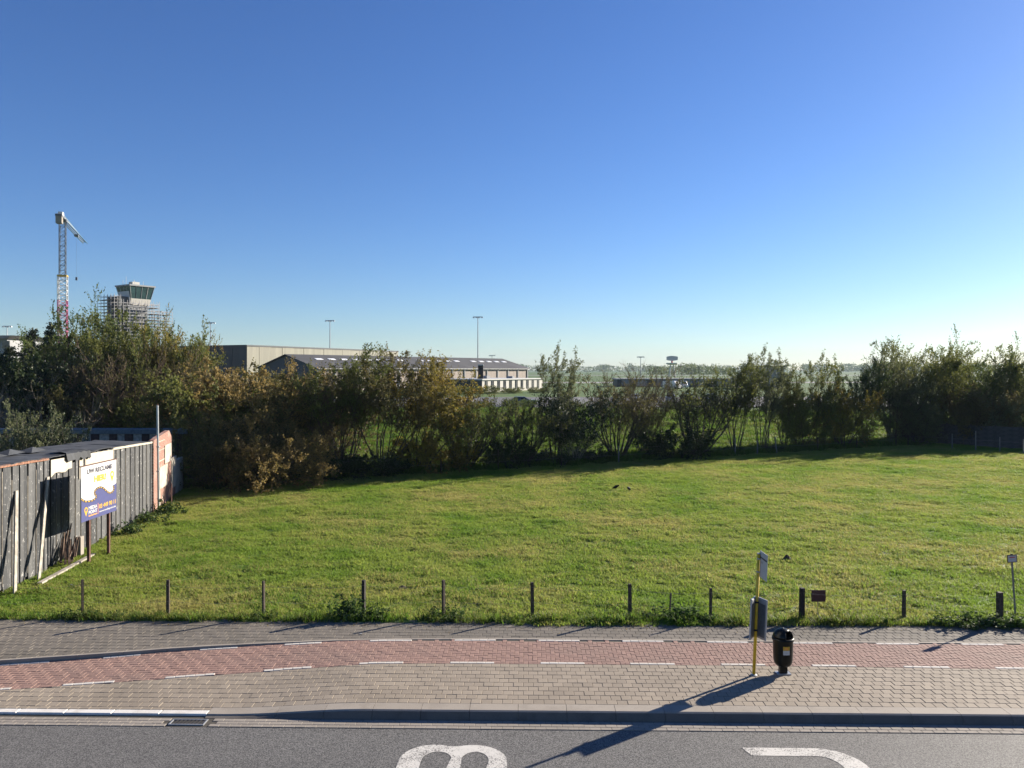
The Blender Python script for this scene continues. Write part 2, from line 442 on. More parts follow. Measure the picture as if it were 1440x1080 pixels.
for p0, p1 in ((0, 70), (145, 198), (281, 334), (400, 452), (520, 579), (639, 697), (757, 815), (875, 933), (994, 1052), (1112, 1171), (1232, 1292), (1352, 1411)): dash(p0, p1, PATH_B, -.06)
# edging between the cycle path and the back pavement
edg = s_obj('edging')
u = U0
while u < U1:
    ue = u + .995; mb = MB()
    V = []
    for uu in (u + .004, ue):
        b = PATH_B(uu); zt = .004 + .012 * smooth((-3 - uu) / 3)
        V += [(uu, b, -.15), (uu, b, zt - .008), (uu, b + .008, zt), (uu, b + edge_w, zt), (uu, b + edge_w, -.15)]
    mb.add(V, [(i, i + 1, 6 + i, 5 + i) for i in range(4)] + [(0, 1, 2, 3, 4), (9, 8, 7, 6, 5)])
    mb.build('edging_stone', M['kerb'], edg); u += 1.0
# back pavement
bp = s_obj('back_pavement')
lay(bp, 'paver', 'pavers', running(18.2, 21.5, .22, .22), (.22, .22), M['paver_back'], lambda u: PATH_B(u) + edge_w + .004, lambda u: 21.42, lambda u, v: 0.0, wob=.004)
sheet('joint_bed', lambda u: PATH_B(u) + edge_w, 21.42, lambda u, v: -.011, M['joint'], parent=bp)
# kerb
kb = s_obj('kerb')
ks = [(-6.36 + i, -5.36 + i) for i in range(0, 28)]
def px_u(px, v):
    u = (px - 720) / F_PX * v
    for _ in range(4):
        x, y = s2w(u, v); u += (px - 720) / F_PX * y - x
    return u
u = px_u(294, 15.9)
K0 = u
while u < U1:
    ue = u + (1.45 if u == K0 else 1.0); V = []; n = 5
    for k in range(n):
        uu = u + .004 + (ue - u - .008) * k / (n - 1); z = kerb_z(uu); hgt = z - ROAD_Z
        V += [(uu, V_KB, ROAD_Z - .1), (uu, V_KB, ROAD_Z + .01), (uu, V_KF - .02 * (hgt / .19), z - .022), (uu, V_KF + .02, z), (uu, V_KT0, z), (uu, V_KT0, -.3)]
    fs = [(k * 6 + i, k * 6 + i + 1, (k + 1) * 6 + i + 1, (k + 1) * 6 + i) for k in range(n - 1) for i in range(5)]
    fs += [tuple(range(6)), tuple(range((n - 1) * 6, n * 6))[::-1]]
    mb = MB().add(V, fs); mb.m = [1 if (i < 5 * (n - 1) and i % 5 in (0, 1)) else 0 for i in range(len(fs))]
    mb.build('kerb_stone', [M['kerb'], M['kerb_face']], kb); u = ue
u = K0
while u > U0:
    z = kerb_z(-9)
    o = MB().bevbox((u - .994, V_KF + .01, -.4), (u - .006, V_KW, z), .015).build('white_kerb_stone', M['kerb_white'], kb); u -= 1.0
# gutter stones and drain
gt = s_obj('gutter')
gm = MB().bevbox((-.107, -.056, -.05), (.107, .056, 0), .005).mesh('gutter_stone', M['gutter'])
DR = (px_u(267, 15.55), 15.48)
for r_ in range(3):
    u = U0 + (r_ % 2) * .11
    while u < U1:
        v = V_GUT + .06 + r_ * .12
        if in_view(u, v, 40) and abs(u - DR[0]) > .47 :
            link_mesh('gutter_stone', gm, gt, (u, v, ROAD_Z + .012 + random.uniform(-.001, .002)), (random.uniform(-.01, .01), 0, random.uniform(-.006, .006)))
        u += .219
sheet('joint_bed', V_GUT - .002, V_KF + .02, lambda u, v: ROAD_Z + .003, M['joint'], parent=gt)
dx, dy = s2w(*DR)
dr = empty('drain_grate', (dx, dy, ROAD_Z + .004), STREET); tag(dr, 'dark iron street drain grate set in the gutter below the white kerb stones', 'drain')
M['iron'] = simple('cast_iron', (.045, .042, .04), .6, metal=.4)
fr = MB(); fr.box((-.36, -.125, 0), (.36, -.10, .02)); fr.box((-.36, .10, 0), (.36, .125, .02)); fr.box((-.36, -.10, 0), (-.335, .10, .02)); fr.box((.335, -.10, 0), (.36, .10, .02))
fr.build('frame', M['alu'], dr)
MB().box((-.334, -.099, -.004), (.334, .099, .003)).build('well', M['rubber'], dr)
for k in range(8):
    x = -.30 + k * .08
    MB().add([(x - .018, -.099, .004), (x + .018, -.099, .004), (x + .075, .099, .004), (x + .04, .099, .004), (x - .018, -.099, .018), (x + .018, -.099, .018), (x + .075, .099, .018), (x + .04, .099, .018)], BOXF).build('bar', M['iron'], dr)

# painted BUS on the road, read by a driver going left: letters stand with their tops to the left
def stroke_letter(splines, name):
    cu = bpy.data.curves.new(name, 'CURVE'); cu.dimensions = '2D'; cu.fill_mode = 'BOTH'
    for pts in splines:
        sp = cu.splines.new('POLY'); sp.points.add(len(pts) - 1); sp.use_cyclic_u = True
        for p, q in zip(sp.points, pts): p.co = (q[0], q[1], 0, 1)
    ob = bpy.data.objects.new(name, cu); COL.objects.link(ob)
    dg = bpy.context.evaluated_depsgraph_get(); me = bpy.data.meshes.new_from_object(ob.evaluated_get(dg))
    bpy.data.objects.remove(ob); return me
def arc(cx, cy, rx, ry, a0, a1, n=14): return [(cx + rx * math.cos(R(a0 + (a1 - a0) * k / n)), cy + ry * math.sin(R(a0 + (a1 - a0) * k / n))) for k in range(n + 1)]
# letter space: x = along street (down the letter), y = towards the far kerb (letter's right)
def place_letter(splines, px_ref, name, label):
    u0 = px_u(px_ref, 14.7); me = stroke_letter(splines, name); me.materials.clear(); me.materials.append(M['road_paint'])
    x, y = s2w(u0, 14.66); o = link_mesh(name, me, None, (x, y, ROAD_Z + .005), (0, 0, STREET)); o['kind'] = 'structure'
    return o
Bo = [(0, -1.5)] + arc(.62, -.62, .62, .62, 180, 65) + arc(1.34, -.62, .66, .62, 115, 0) + [(2.0, -1.5)]
B1 = [(.40, -1.2)] + arc(.70, -.60, .28, .34, 180, 20) + [(.86, -1.2)]
B2 = [(1.16, -1.2)] + arc(1.40, -.60, .26, .34, 160, 0) + [(1.58, -1.2)]
place_letter([Bo, B1, B2], 568, 'road_marking', '')
Uo = [(0, .0), (1.35, .0)] + arc(1.35, -.75, .75, .75, 85, -85) + [(0, -1.5), (0, -1.2), (1.3, -1.2)] + arc(1.30, -.75, .35, .45, -85, 85) + [(1.3, -.3), (.1, -.3)]
place_letter([Uo], 1042, 'road_marking', '')
place_letter([[(0, 0), (.35, 0), (.35, -1.15), (.85, -1.15), (.85, 0), (2.0, 0), (2.0, -1.5), (1.6, -1.5), (1.6, -.32), (1.2, -.32), (1.2, -1.5), (0, -1.5)]], 1518, 'road_marking', '')

# ------------------------------------------------------------------ grass
def hidden_source(name, meshes):
    c = bpy.data.collections.new(name)        # never linked to the scene: only a source of blades
    for i, me in enumerate(meshes): c.objects.link(bpy.data.objects.new(f'{name}_{i}', me))
    return c
def tuft_mesh(name, n, h, spread, w, mat, lean=.5):
    V = []; Q = []
    for k in range(n):
        a_ = random.uniform(0, 6.283); r = spread * math.sqrt(random.random()); x, y = r * math.cos(a_), r * math.sin(a_)
        hh = h * random.uniform(.5, 1.1); b = random.uniform(0, 6.283); l = lean * hh * random.uniform(.3, 1.3) 
        dx_, dy_ = math.cos(b), math.sin(b); ww = w * random.uniform(.7, 1.3); px_, py_ = -dy_ * ww, dx_ * ww
        i = len(V)
        V += [(x - px_, y - py_, -.01), (x + px_, y + py_, -.01), (x + dx_ * l * .35 + px_ * .8, y + dy_ * l * .35 + py_ * .8, hh * .6), (x + dx_ * l * .35 - px_ * .8, y + dy_ * l * .35 - py_ * .8, hh * .6),
              (x + dx_ * l + px_ * .15, y + dy_ * l + py_ * .15, hh), (x + dx_ * l - px_ * .15, y + dy_ * l - py_ * .15, hh)]
        Q += [(i, i + 1, i + 2, i + 3), (i + 3, i + 2, i + 4, i + 5)]
    return fast_mesh(name, V, Q, mat)
def scatter(name, V, Q, src, density, smin, smax, nscale, seed, mat):
    o = link_mesh(name, fast_mesh(name, V, Q, mat)); tag(o, kind='stuff')
    g = bpy.data.node_groups.new(name, 'GeometryNodeTree')
    g.interface.new_socket('Geometry', in_out='INPUT', socket_type='NodeSocketGeometry'); g.interface.new_socket('Geometry', in_out='OUTPUT', socket_type='NodeSocketGeometry')
    N = g.nodes; L = g.links
    gi = N.new('NodeGroupInput'); go = N.new('NodeGroupOutput')
    d = N.new('GeometryNodeDistributePointsOnFaces'); d.inputs['Density'].default_value = density; d.inputs['Seed'].default_value = seed
    ci = N.new('GeometryNodeCollectionInfo'); ci.inputs['Collection'].default_value = src; ci.inputs['Separate Children'].default_value = True; ci.inputs['Reset Children'].default_value = True
    ip = N.new('GeometryNodeInstanceOnPoints'); ip.inputs['Pick Instance'].default_value = True
    rv = N.new('FunctionNodeRandomValue'); rv.data_type = 'FLOAT_VECTOR'; rv.inputs[0].default_value = (-.15, -.15, 0); rv.inputs[1].default_value = (.15, .15, 6.283)
    ns = N.new('ShaderNodeTexNoise'); ns.inputs['Scale'].default_value = nscale; ns.inputs['Detail'].default_value = 3
    pos = N.new('GeometryNodeInputPosition'); L.new(pos.outputs[0], ns.inputs['Vector'])
    mr = N.new('ShaderNodeMapRange'); mr.inputs[1].default_value = .32; mr.inputs[2].default_value = .70; mr.inputs[3].default_value = smin; mr.inputs[4].default_value = smax
    L.new(ns.outputs[0], mr.inputs[0])
    r2 = N.new('FunctionNodeRandomValue'); r2.data_type = 'FLOAT'; r2.inputs[2].default_value = .7; r2.inputs[3].default_value = 1.25
    mm = N.new('ShaderNodeMath'); mm.operation = 'MULTIPLY'; L.new(mr.outputs[0], mm.inputs[0]); L.new(r2.outputs[1], mm.inputs[1])
    L.new(gi.outputs[0], d.inputs['Mesh']); L.new(d.outputs['Points'], ip.inputs['Points']); L.new(ci.outputs[0], ip.inputs['Instance'])
    L.new(rv.outputs[0], ip.inputs['Rotation']); L.new(mm.outputs[0], ip.inputs['Scale']); L.new(ip.outputs[0], go.inputs[0])
    md = o.modifiers.new('scatter', 'NODES'); md.node_group = g
    return o
WALL_A, WALL_B, WALL_C = (-15.95, 23.6), (-17.6, 37.4), (-18.9, 42.9)
def wall_x(y):
    if y < WALL_B[1]: t = (y - WALL_A[1]) / (WALL_B[1] - WALL_A[1]); return WALL_A[0] + (WALL_B[0] - WALL_A[0]) * t
    t = (y - WALL_B[1]) / (WALL_C[1] - WALL_B[1]); return WALL_B[0] + (WALL_C[0] - WALL_B[0]) * t
def patch(test, x0, x1, y0, y1, st):
    xs = np.arange(x0, x1 + st / 2, st); ys = np.arange(y0, y1 + st / 2, st); V = []; Q = []; idx = {}
    def vid(i, j):
        if (i, j) not in idx: idx[(i, j)] = len(V); V.append((xs[i], ys[j], gz(xs[i], ys[j])))
        return idx[(i, j)]
    for j in range(len(ys) - 1):
        for i in range(len(xs) - 1):
            if test((xs[i] + xs[i + 1]) / 2, (ys[j] + ys[j + 1]) / 2): Q.append((vid(i, j), vid(i + 1, j), vid(i + 1, j + 1), vid(i, j + 1)))
    return V, Q
def vis(x, y, m=60): return -m < 720 + x * F_PX / y < 1440 + m
tufts = hidden_source('grass_tuft', [tuft_mesh(f'tuft{k}', 15, .085, .11, .0075, M['grass'], .9) for k in range(5)])
V, Q = patch(lambda x, y: w2s(x, y)[1] > GRASS_EDGE + .05 and hedge_s(x, y) < 1 and x > wall_x(y) + .1 and vis(x, y), -26, 56, 20, 78, .5)
scatter('meadow_grass', V, Q, tufts, 130, .55, 1.45, 1.3, 3, M['grass'])
edge_t = hidden_source('edge_tuft', [tuft_mesh(f'edge{k}', 18, .20, .12, .009, M['rough'], .8) for k in range(4)])
V, Q = patch(lambda x, y: GRASS_EDGE - .0 < w2s(x, y)[1] < GRASS_EDGE + .35 and vis(x, y), -20, 20, 20.4, 22.2, .1)
scatter('verge_grass', V, Q, edge_t, 55, .45, 1.5, 1.3, 5, M['rough'])
rt = hidden_source('rough_tuft', [tuft_mesh(f'rough{k}', 16, .42, .26, .018, M['rough'], .7) for k in range(4)])
V, Q = patch(lambda x, y: hedge_s(x, y) > -.6 and vis(x, y), -62, 76, 40, 112, 1.0)
scatter('rough_grass', V, Q, rt, 13, .5, 1.7, .35, 8, M['rough'])

# ------------------------------------------------------------------ trees
def tubes(polys, nseg):
    """polys: list of (points Nx3, radii N) -> one quad mesh"""
    V = []; Q = []; base = 0
    ang = np.arange(nseg) * 2 * np.pi / nseg; ca, sa = np.cos(ang), np.sin(ang)
    for pts, rad in polys:
        n = len(pts); d = np.gradient(pts, axis=0); d /= np.linalg.norm(d, axis=1)[:, None] + 1e-9
        ref = np.array([0.31, 0.17, 0.94]) if abs(d[0, 2]) < .9 else np.array([1.0, 0.1, 0.05])
        a_ = np.cross(d, ref); a_ /= np.linalg.norm(a_, axis=1)[:, None] + 1e-9; b = np.cross(d, a_)
        ring = pts[:, None, :] + rad[:, None, None] * (a_[:, None, :] * ca[None, :, None] + b[:, None, :] * sa[None, :, None])
        V.append(ring.reshape(-1, 3))
        i = np.arange(n - 1)[:, None] * nseg; k = np.arange(nseg)[None, :]; k2 = (k + 1) % nseg
        Q.append(np.stack([i + k, i + k2, i + nseg + k2, i + nseg + k], -1).reshape(-1, 4) + base); base += n * nseg
    return np.concatenate(V), np.concatenate(Q), base
def walk(g, p, d, length, n, up, wob, wind):
    pts = [p]; st = length / (n - 1)
    for k in range(n - 1):
        d = d + np.array([wind[0], wind[1], up]) * (1.0 / n) + g.normal(0, wob, 3); d = d / np.linalg.norm(d)
        p = p + d * st; pts.append(p)
    return np.array(pts)
def side_dir(g, d, ang):
    r = g.normal(0, 1, 3); r -= d * r.dot(d); r /= np.linalg.norm(r) + 1e-9
    return d * math.cos(ang) + r * math.sin(ang)
def leaves_mesh(name, g, C, size, mat, aspect=.55, droop=0.0):
    n = len(C); C = np.asarray(C)
    a_ = g.normal(0, 1, (n, 3)); a_[:, 2] -= droop; a_ /= np.linalg.norm(a_, axis=1)[:, None]
    r = g.normal(0, 1, (n, 3)); b = np.cross(a_, r); b /= np.linalg.norm(b, axis=1)[:, None] + 1e-9
    s = (size * g.uniform(.55, 1.3, n))[:, None]
    V = np.stack([C, C + a_ * s * .5 + b * s * aspect * .5, C + a_ * s, C + a_ * s * .5 - b * s * aspect * .5], 1).reshape(-1, 3)
    return fast_mesh(name, V, np.arange(n * 4).reshape(n, 4), mat)
PROTO = {}
def shrub(key, seed, H, spread, nst, sides, twigs, leaves, leaf, f0, tilt, mat, bark='bark', up=.55, wob=.10, wind=(.10, -.02), r0=.05, twig_r=.008, basal=.35, sidelen=.42, taper=.68, dome=0.0, sa=(.5, 1.0)):
    """a many-stemmed shrub or tree; f0: share of the stem without branches; leaves: per twig"""
    g = np.random.default_rng(seed); big = []; small = []; C = []
    for s in range(nst):
        a_ = 2 * np.pi * (s + g.uniform(-.35, .35)) / nst; tl = tilt * math.sqrt(g.uniform(.02, 1))
        d = np.array([math.cos(a_) * math.sin(tl), math.sin(a_) * math.sin(tl), math.cos(tl)])
        L = H * g.uniform(.74, 1.0) * (1 - dome * (tl / tilt) ** 2) / max(.55, math.cos(tl * .75))
        p0 = np.array([math.cos(a_), math.sin(a_), 0]) * basal * g.uniform(.2, 1); p0[2] = -.15
        pts = walk(g, p0, d, L, 10, up, wob, wind); rad = r0 * g.uniform(.7, 1.2) * np.linspace(1, .12, 10)
        big.append((pts, rad))
        for k in range(sides):
            t = f0 + (1 - f0) * ((k + g.uniform(0, 1)) / sides) ** .85; fi = min(8.99, t * 9); i = int(fi); fr_ = fi - i
            q = pts[i] * (1 - fr_) + pts[i + 1] * fr_; dd = pts[i + 1] - pts[i]; dd /= np.linalg.norm(dd)
            sl = spread * sidelen * (1.12 - taper * t) * g.uniform(.6, 1.25)
            bp_ = walk(g, q, side_dir(g, dd, g.uniform(*sa)), sl, 5, up * .8, wob * 1.2, wind)
            small.append((bp_, r0 * .30 * (1.1 - t * .6) * np.linspace(1, .25, 5)))
            for m in range(twigs):
                u = g.uniform(.2, 1.0) * 3.99; j = int(u); q2 = bp_[j] + (bp_[j + 1] - bp_[j]) * (u - j)
                d2 = bp_[j + 1] - bp_[j]; d2 /= np.linalg.norm(d2)
                tl_ = sl * g.uniform(.3, .6)
                tp = walk(g, q2, side_dir(g, d2, g.uniform(.3, .9)), tl_, 3, up * .8, wob, wind)
                small.append((tp, twig_r * np.array([1, .7, .3])))
                nl = g.poisson(leaves)
                if nl: 
                    w_ = g.uniform(.05, 1.0, nl)[:, None]; C.append(tp[0] * (1 - w_) + tp[2] * w_ + g.normal(0, .035, (nl, 3)))
        nl = g.poisson(leaves * 7)
        if nl:
            w_ = 1 - .45 * g.uniform(0, 1.0, nl) ** 1.3; idx = w_ * 8.99; ii = idx.astype(int); C.append(pts[ii] + (pts[ii + 1] - pts[ii]) * (idx - ii)[:, None] + g.normal(0, .13, (nl, 3)))
    V1, Q1, n1 = tubes(big, 5); V2, Q2, _ = tubes(small, 3)
    tm = fast_mesh('trunk', np.concatenate([V1, V2]), np.concatenate([Q1, Q2 + n1]), M[bark])
    cm = leaves_mesh('crown', g, np.concatenate(C) if C else np.zeros((1, 3)), leaf, M[mat])
    PROTO[key] = (tm, cm, float(np.percentile(np.concatenate(C)[:, 2], 99.3)))
def conifer(key, seed, H, Rr, mat):
    g = np.random.default_rng(seed); polys = [(np.array([[0, 0, -.2], [0, 0, H * .5], [.05, 0, H]]), np.array([.16, .09, .015]))]; C = []
    nl = int(H * 4.5)
    for k in range(nl):
        t = (k + g.uniform(0, 1)) / nl; z = H * (.06 + .93 * t); L = Rr * (1 - t) ** .8 * g.uniform(.6, 1.15) + .12
        for m in range(3):
            a_ = g.uniform(0, 6.283); d = np.array([math.cos(a_), math.sin(a_), .12])
            pts = walk(g, np.array([0, 0, z]), d, L, 5, .12, .06, (0, 0)); polys.append((pts, .025 * np.linspace(1, .3, 5)))
            n = int(110 * L) + 24; w_ = g.uniform(.1, 1, n) ** .8; idx = w_ * 3.99; ii = idx.astype(int)
            c = pts[ii] + (pts[ii + 1] - pts[ii]) * (idx - ii)[:, None]; c = c + g.normal(0, 1, (n, 3)) * np.array([.13, .13, .06]) * (1.2 - w_)[:, None] * 2; C.append(c)
    V1, Q1, _ = tubes(polys, 4)
    PROTO[key] = (fast_mesh('trunk', V1, Q1, M['bark']), leaves_mesh('crown', g, np.concatenate(C), .20, M[mat], .45), H)
#      key        seed  H   spread nst sides twigs leaves leaf  f0   tilt
shrub('fan_a',     1,  5.4, 3.6,  18,  12,   8,   4.2, .12, .40, .85, 'leaf_brown', r0=.075, twig_r=.013, sidelen=.5)
shrub('fan_b',     2,  5.2, 3.4,  20,  11,   8,   4.6, .12, .40, .90, 'leaf_olive', r0=.075, twig_r=.013, sidelen=.5)
shrub('fan_c',     3,  6.2, 3.8,  18,  13,   8,   4.4, .12, .40, .78, 'leaf_brown', r0=.075, twig_r=.013, sidelen=.5)
shrub('feather_a', 4,  8.6, 3.8,  13,  16,   7,  11.0, .145, .42, .50, 'leaf_olive', r0=.06, wind=(.28, -.04), up=.38, wob=.12, sidelen=.55, taper=.55, dome=.15)
shrub('feather_b', 5,  8.2, 3.8,  12,  16,   7,  11.0, .145, .40, .48, 'leaf_yellow', r0=.06, wind=(.22, -.02), up=.36, wob=.12, sidelen=.55, taper=.55, dome=.15)
shrub('feather_c', 6,  8.8, 3.2,   9,  17,   7,   9.0, .14, .30, .36, 'leaf_grey', r0=.06, wind=(.34, -.05), sidelen=.5, taper=.55)
shrub('dense_a',   7,  5.2, 4.0,  20,  14,   7,  12.0, .14, .04, 1.1, 'leaf_tan', r0=.04, up=.22, wob=.13, sidelen=.55, dome=.3, sa=(.6, 1.2))
shrub('dense_b',   8,  6.6, 4.6,  18,  15,   7,  13.0, .15, .08, .95, 'leaf_olive', r0=.05, up=.22, wob=.13, sidelen=.5, dome=.3, sa=(.6, 1.2))
shrub('broad_a',   9,  9.6, 7.0,  15,  17,   8,  16.0, .17, .14, .75, 'leaf_green', r0=.09, wind=(.22, -.03), up=.22, wob=.13, sidelen=.46, taper=.50, dome=.28, sa=(.6, 1.25))
shrub('broad_b',  10, 10.5, 7.4,  15,  17,   8,  16.0, .175, .14, .70, 'leaf_olive', r0=.10, wind=(.26, -.04), up=.22, wob=.13, sidelen=.46, taper=.50, dome=.25, sa=(.6, 1.25))
shrub('twiggy_a', 11,  7.0, 5.4,  15,  15,  12,   3.5, .10, .18, .85, 'leaf_brown', 'twig', r0=.05, twig_r=.012, sidelen=.5)
shrub('twiggy_b', 12,  5.4, 5.0,  12,  13,  11,   2.0, .10, .18, .95, 'leaf_brown', 'bark_pale', r0=.05, twig_r=.011, sidelen=.5)
shrub('gloss',    13,  4.4, 4.0,  14,  14,   6,  12.0, .14, .06, .85, 'leaf_dark', 'bark_pale', r0=.04, sidelen=.55)
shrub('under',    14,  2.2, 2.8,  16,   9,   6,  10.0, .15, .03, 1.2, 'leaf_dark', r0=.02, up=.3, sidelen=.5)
conifer('conifer_a', 15, 9.5, 2.6, 'needle'); conifer('conifer_b', 16, 8.5, 2.3, 'needle')
def plant(key, x, y, h, width, label, mat=None, rz=None, group=None, name=None, cat='tree'):
    """h: height in metres; width scales the horizontal reach"""
    tm, cm, H = PROTO[key]; k = h / H
    nm = name or ('shrub' if cat == 'shrub' else 'tree')
    root = empty(nm, (x, y, gz(x, y) - .02), random.uniform(0, 6.28) if rz is None else rz); root.scale = (k * width, k * width, k)
    tag(root, label, cat, group)
    link_mesh('trunk', tm, root); c = link_mesh('crown', cm, root)
    if mat: c.material_slots[0].link = 'OBJECT'; c.material_slots[0].material = M[mat]
    return root
def hp(px, off=0.0):                       # a point on the hedge line seen at photo column px, off metres behind it
    k = (px - 720) / F_PX; ax, ay = HA[0] + HN[0] * off, HA[1] + HN[1] * off
    t = (k * ay - ax) / (HD[0] - k * HD[1]); return ax + HD[0] * t, ay + HD[1] * t
def hplant(key, px, off, top, width, label, mat=None, cat='tree', rz=None):
    x, y = hp(px, off); h = CAM_H + (HOR - top) * y / F_PX - gz(x, y)
    return plant(key, x, y, h, width, label, mat, rz if rz is not None else random.uniform(-.6, .6), cat=cat)
H = hplant
H('dense_a', 312, -.2, 588, .80, 'low russet bush at the end of the hedge beside the concrete garden wall', 'leaf_brown', 'shrub')
H('dense_a', 372, -1.2, 590, .95, 'low tan leaved bush bulging into the meadow below the big hangar', None, 'shrub')
H('dense_b', 300, 5.5, 528, .9, 'dark olive bush in front of the shaded hangar end', 'leaf_olive', 'shrub')
H('dense_b', 362, 4.5, 515, .95, 'olive brown bush in front of the hangar corner', 'leaf_tan', 'shrub')
H('dense_b', 415, 5.0, 520, .80, 'dull brown bush below the gable of the dark roofed shed', 'leaf_brown', 'shrub')
H('feather_a', 484, 1.5, 490, .95, 'olive many stemmed willow with bare twig tips covering the shed gable', 'leaf_olive')
H('twiggy_a', 462, 3.0, 520, .70, 'reddish brown twiggy tree left of the olive willow', 'leaf_brown')
H('feather_b', 538, 1.2, 496, .95, 'brown autumn willow between the olive willow and the yellow one', 'leaf_brown')
H('feather_b', 590, 1.0, 503, .95, 'yellow green willow ending just before the white flat roofed building', 'leaf_yellow')
H('under', 612, .6, 610, .9, 'small yellowing bush at the foot of the yellow green willow', 'leaf_yellow', 'shrub')
H('fan_b', 655, .6, 561, .98, 'fan shaped bare stemmed shrub below the dark red car', None, 'shrub', 0)
H('fan_a', 735, .6, 563, 1.0, 'fan shaped bare stemmed shrub below the dark blue car', 'leaf_olive', 'shrub', 0)
H('under', 712, .4, 612, .7, 'dark little bush between the two fan shaped shrubs', None, 'shrub')
H('feather_c', 783, .8, 490, .80, 'slender feathery tree standing at the end of the white flat roofed building', 'leaf_grey')
H('gloss', 806, .4, 545, .80, 'dark evergreen bush at the foot of the slender feathery tree', 'leaf_dark', 'shrub')
H('fan_c', 868, .8, 528, 1.0, 'wide fan of reddish twigs with bare stems under the thin light mast', 'leaf_brown', 'shrub', .4)
H('twiggy_a', 905, 2.6, 516, .62, 'brown twiggy shrub rising between the thin light mast and the radar tower', 'leaf_brown', 'shrub')
H('under', 950, .2, 600, 1.0, 'dark bush at the foot of the fence between two fans of stems', None, 'shrub')
H('fan_a', 982, .8, 530, 1.05, 'dark fan of stems spreading below the radar tower', 'leaf_olive', 'shrub', 1.1)
H('feather_a', 1034, 1.2, 503, .80, 'olive feathery tree to the left of the grey block with railing', 'leaf_olive')
H('feather_c', 1074, 1.0, 492, .90, 'tall wind bent tree in front of the grey block with railing', 'leaf_grey')
H('feather_a', 1102, 2.2, 516, .62, 'thin olive tree right beside the wind bent tree', 'leaf_olive')
H('dense_b', 1126, 1.5, 552, .70, 'low olive bush below the gap to the far fields', 'leaf_olive', 'shrub')
H('feather_c', 1156, 1.4, 500, .85, 'thin wind bent tree alone against the far blue woods', 'leaf_olive')
H('dense_b', 1185, .8, 545, .70, 'bush with a yellow green side between thin tree and big trees', 'leaf_yellow', 'shrub')
H('feather_a', 1215, 1.8, 508, .70, 'dark olive tree leaning against the row of big trees', 'leaf_green')
H('broad_a', 1255, 1.6, 486, .62, 'grey green tree first of the big trees by the plank wall', 'leaf_grey')
H('broad_b', 1300, 1.4, 482, .66, 'highest grey green tree above the end of the plank wall', 'leaf_olive')
H('dense_b', 1290, .0, 566, .8, 'speckled bush overhanging the end of the plank wall', 'leaf_grey', 'shrub')
H('broad_a', 1338, 3.5, 494, .66, 'dusky green tree behind the middle of the plank wall', 'leaf_green')
for px, yy, top, key, wd, mt, lb in ((1388, 76, 490, 'broad_b', .66, 'leaf_green', 'broad green tree rising behind the plank wall'),
                                     (1440, 75, 491, 'broad_a', .66, 'leaf_olive', 'broad olive tree at the far end of the plank wall'),
                                     (1372, 72, 545, 'dense_b', .8, 'leaf_brown', 'brown bush hanging over the plank wall'),
                                     (1425, 71, 560, 'dense_b', .8, 'leaf_grey', 'grey green bush with bright leaves over the plank wall')):
    x = (px - 720) * yy / F_PX; plant(key, x, yy, CAM_H + (HOR - top) * yy / F_PX - gz(x, yy), wd, lb, mt, random.uniform(-.5, .5), cat='shrub' if 'bush' in lb else 'tree')
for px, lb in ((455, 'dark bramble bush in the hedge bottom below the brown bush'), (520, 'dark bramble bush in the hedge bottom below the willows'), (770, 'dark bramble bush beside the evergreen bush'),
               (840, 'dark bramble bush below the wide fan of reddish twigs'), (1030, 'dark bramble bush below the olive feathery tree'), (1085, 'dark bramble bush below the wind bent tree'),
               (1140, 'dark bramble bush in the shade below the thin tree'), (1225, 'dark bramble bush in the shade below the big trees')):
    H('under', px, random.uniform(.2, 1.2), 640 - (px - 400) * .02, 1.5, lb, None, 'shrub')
for k in range(13):
    yy = 113 + random.uniform(-1.5, 1.5); xx = -34 + k * 7.2 + random.uniform(-1, 1)
    plant('under', xx, yy, random.uniform(1.0, 1.7), 1.3, 'low green bush along the grassy edge of the car park', 'leaf_green', group='bushes along the car park edge', cat='shrub')
for k in range(6):
    yy = 176 + k * 3.5; xx = -26 + k * 6.5
    plant('under', xx, yy, random.uniform(1.2, 2.0), 1.5, 'low bush in front of the white flat roofed building', 'leaf_olive', group='bushes before the flat roofed building', cat='shrub')
# left group behind the sheds
def lplant(key, px, y, top, width, label, mat=None, cat='tree'):
    x = (px - 720) * y / F_PX; return plant(key, x, y, CAM_H + (HOR - top) * y / F_PX - gz(x, y), width, label, mat, random.uniform(-.6, .6), cat=cat)
lplant('broad_b', 134, 62, 440, .66, 'tall olive tree in front of the scaffolded tower, on its left', 'leaf_green')
lplant('broad_a', 210, 58, 446, .62, 'tall yellow green tree hiding the foot of the scaffolded tower', 'leaf_olive')
lplant('broad_a', 172, 59, 452, .62, 'full rounded olive tree standing midway before the scaffolded tower', 'leaf_olive')
lplant('broad_b', 238, 60, 462, .46, 'yellow autumn tree between the tower and the shaded hangar end', 'leaf_yellow')
lplant('twiggy_a', 165, 55, 482, .85, 'big bare brown shrub with a rounded top behind the sheds', 'leaf_brown')
lplant('twiggy_a', 225, 56, 512, .75, 'bare brown shrub next to the yellow autumn tree', 'leaf_brown', 'shrub')
lplant('twiggy_b', 50, 53, 528, .95, 'bare shrub with pale branches above the shed roof', 'leaf_brown', 'shrub')
lplant('dense_b', 118, 55, 540, .75, 'rusty leaved bush behind the striped board fence', 'leaf_brown', 'shrub')
lplant('dense_b', 205, 54, 556, .85, 'dark olive bush behind the striped board fence near the metal pole', 'leaf_olive', 'shrub')
lplant('gloss', 18, 40, 574, .65, 'glossy leaved bush over the left end of the shed roof', 'leaf_grey', 'shrub')
lplant('gloss', 70, 41, 578, .50, 'glossy evergreen bush behind the shed roof next to the striped fence', 'leaf_dark', 'shrub')
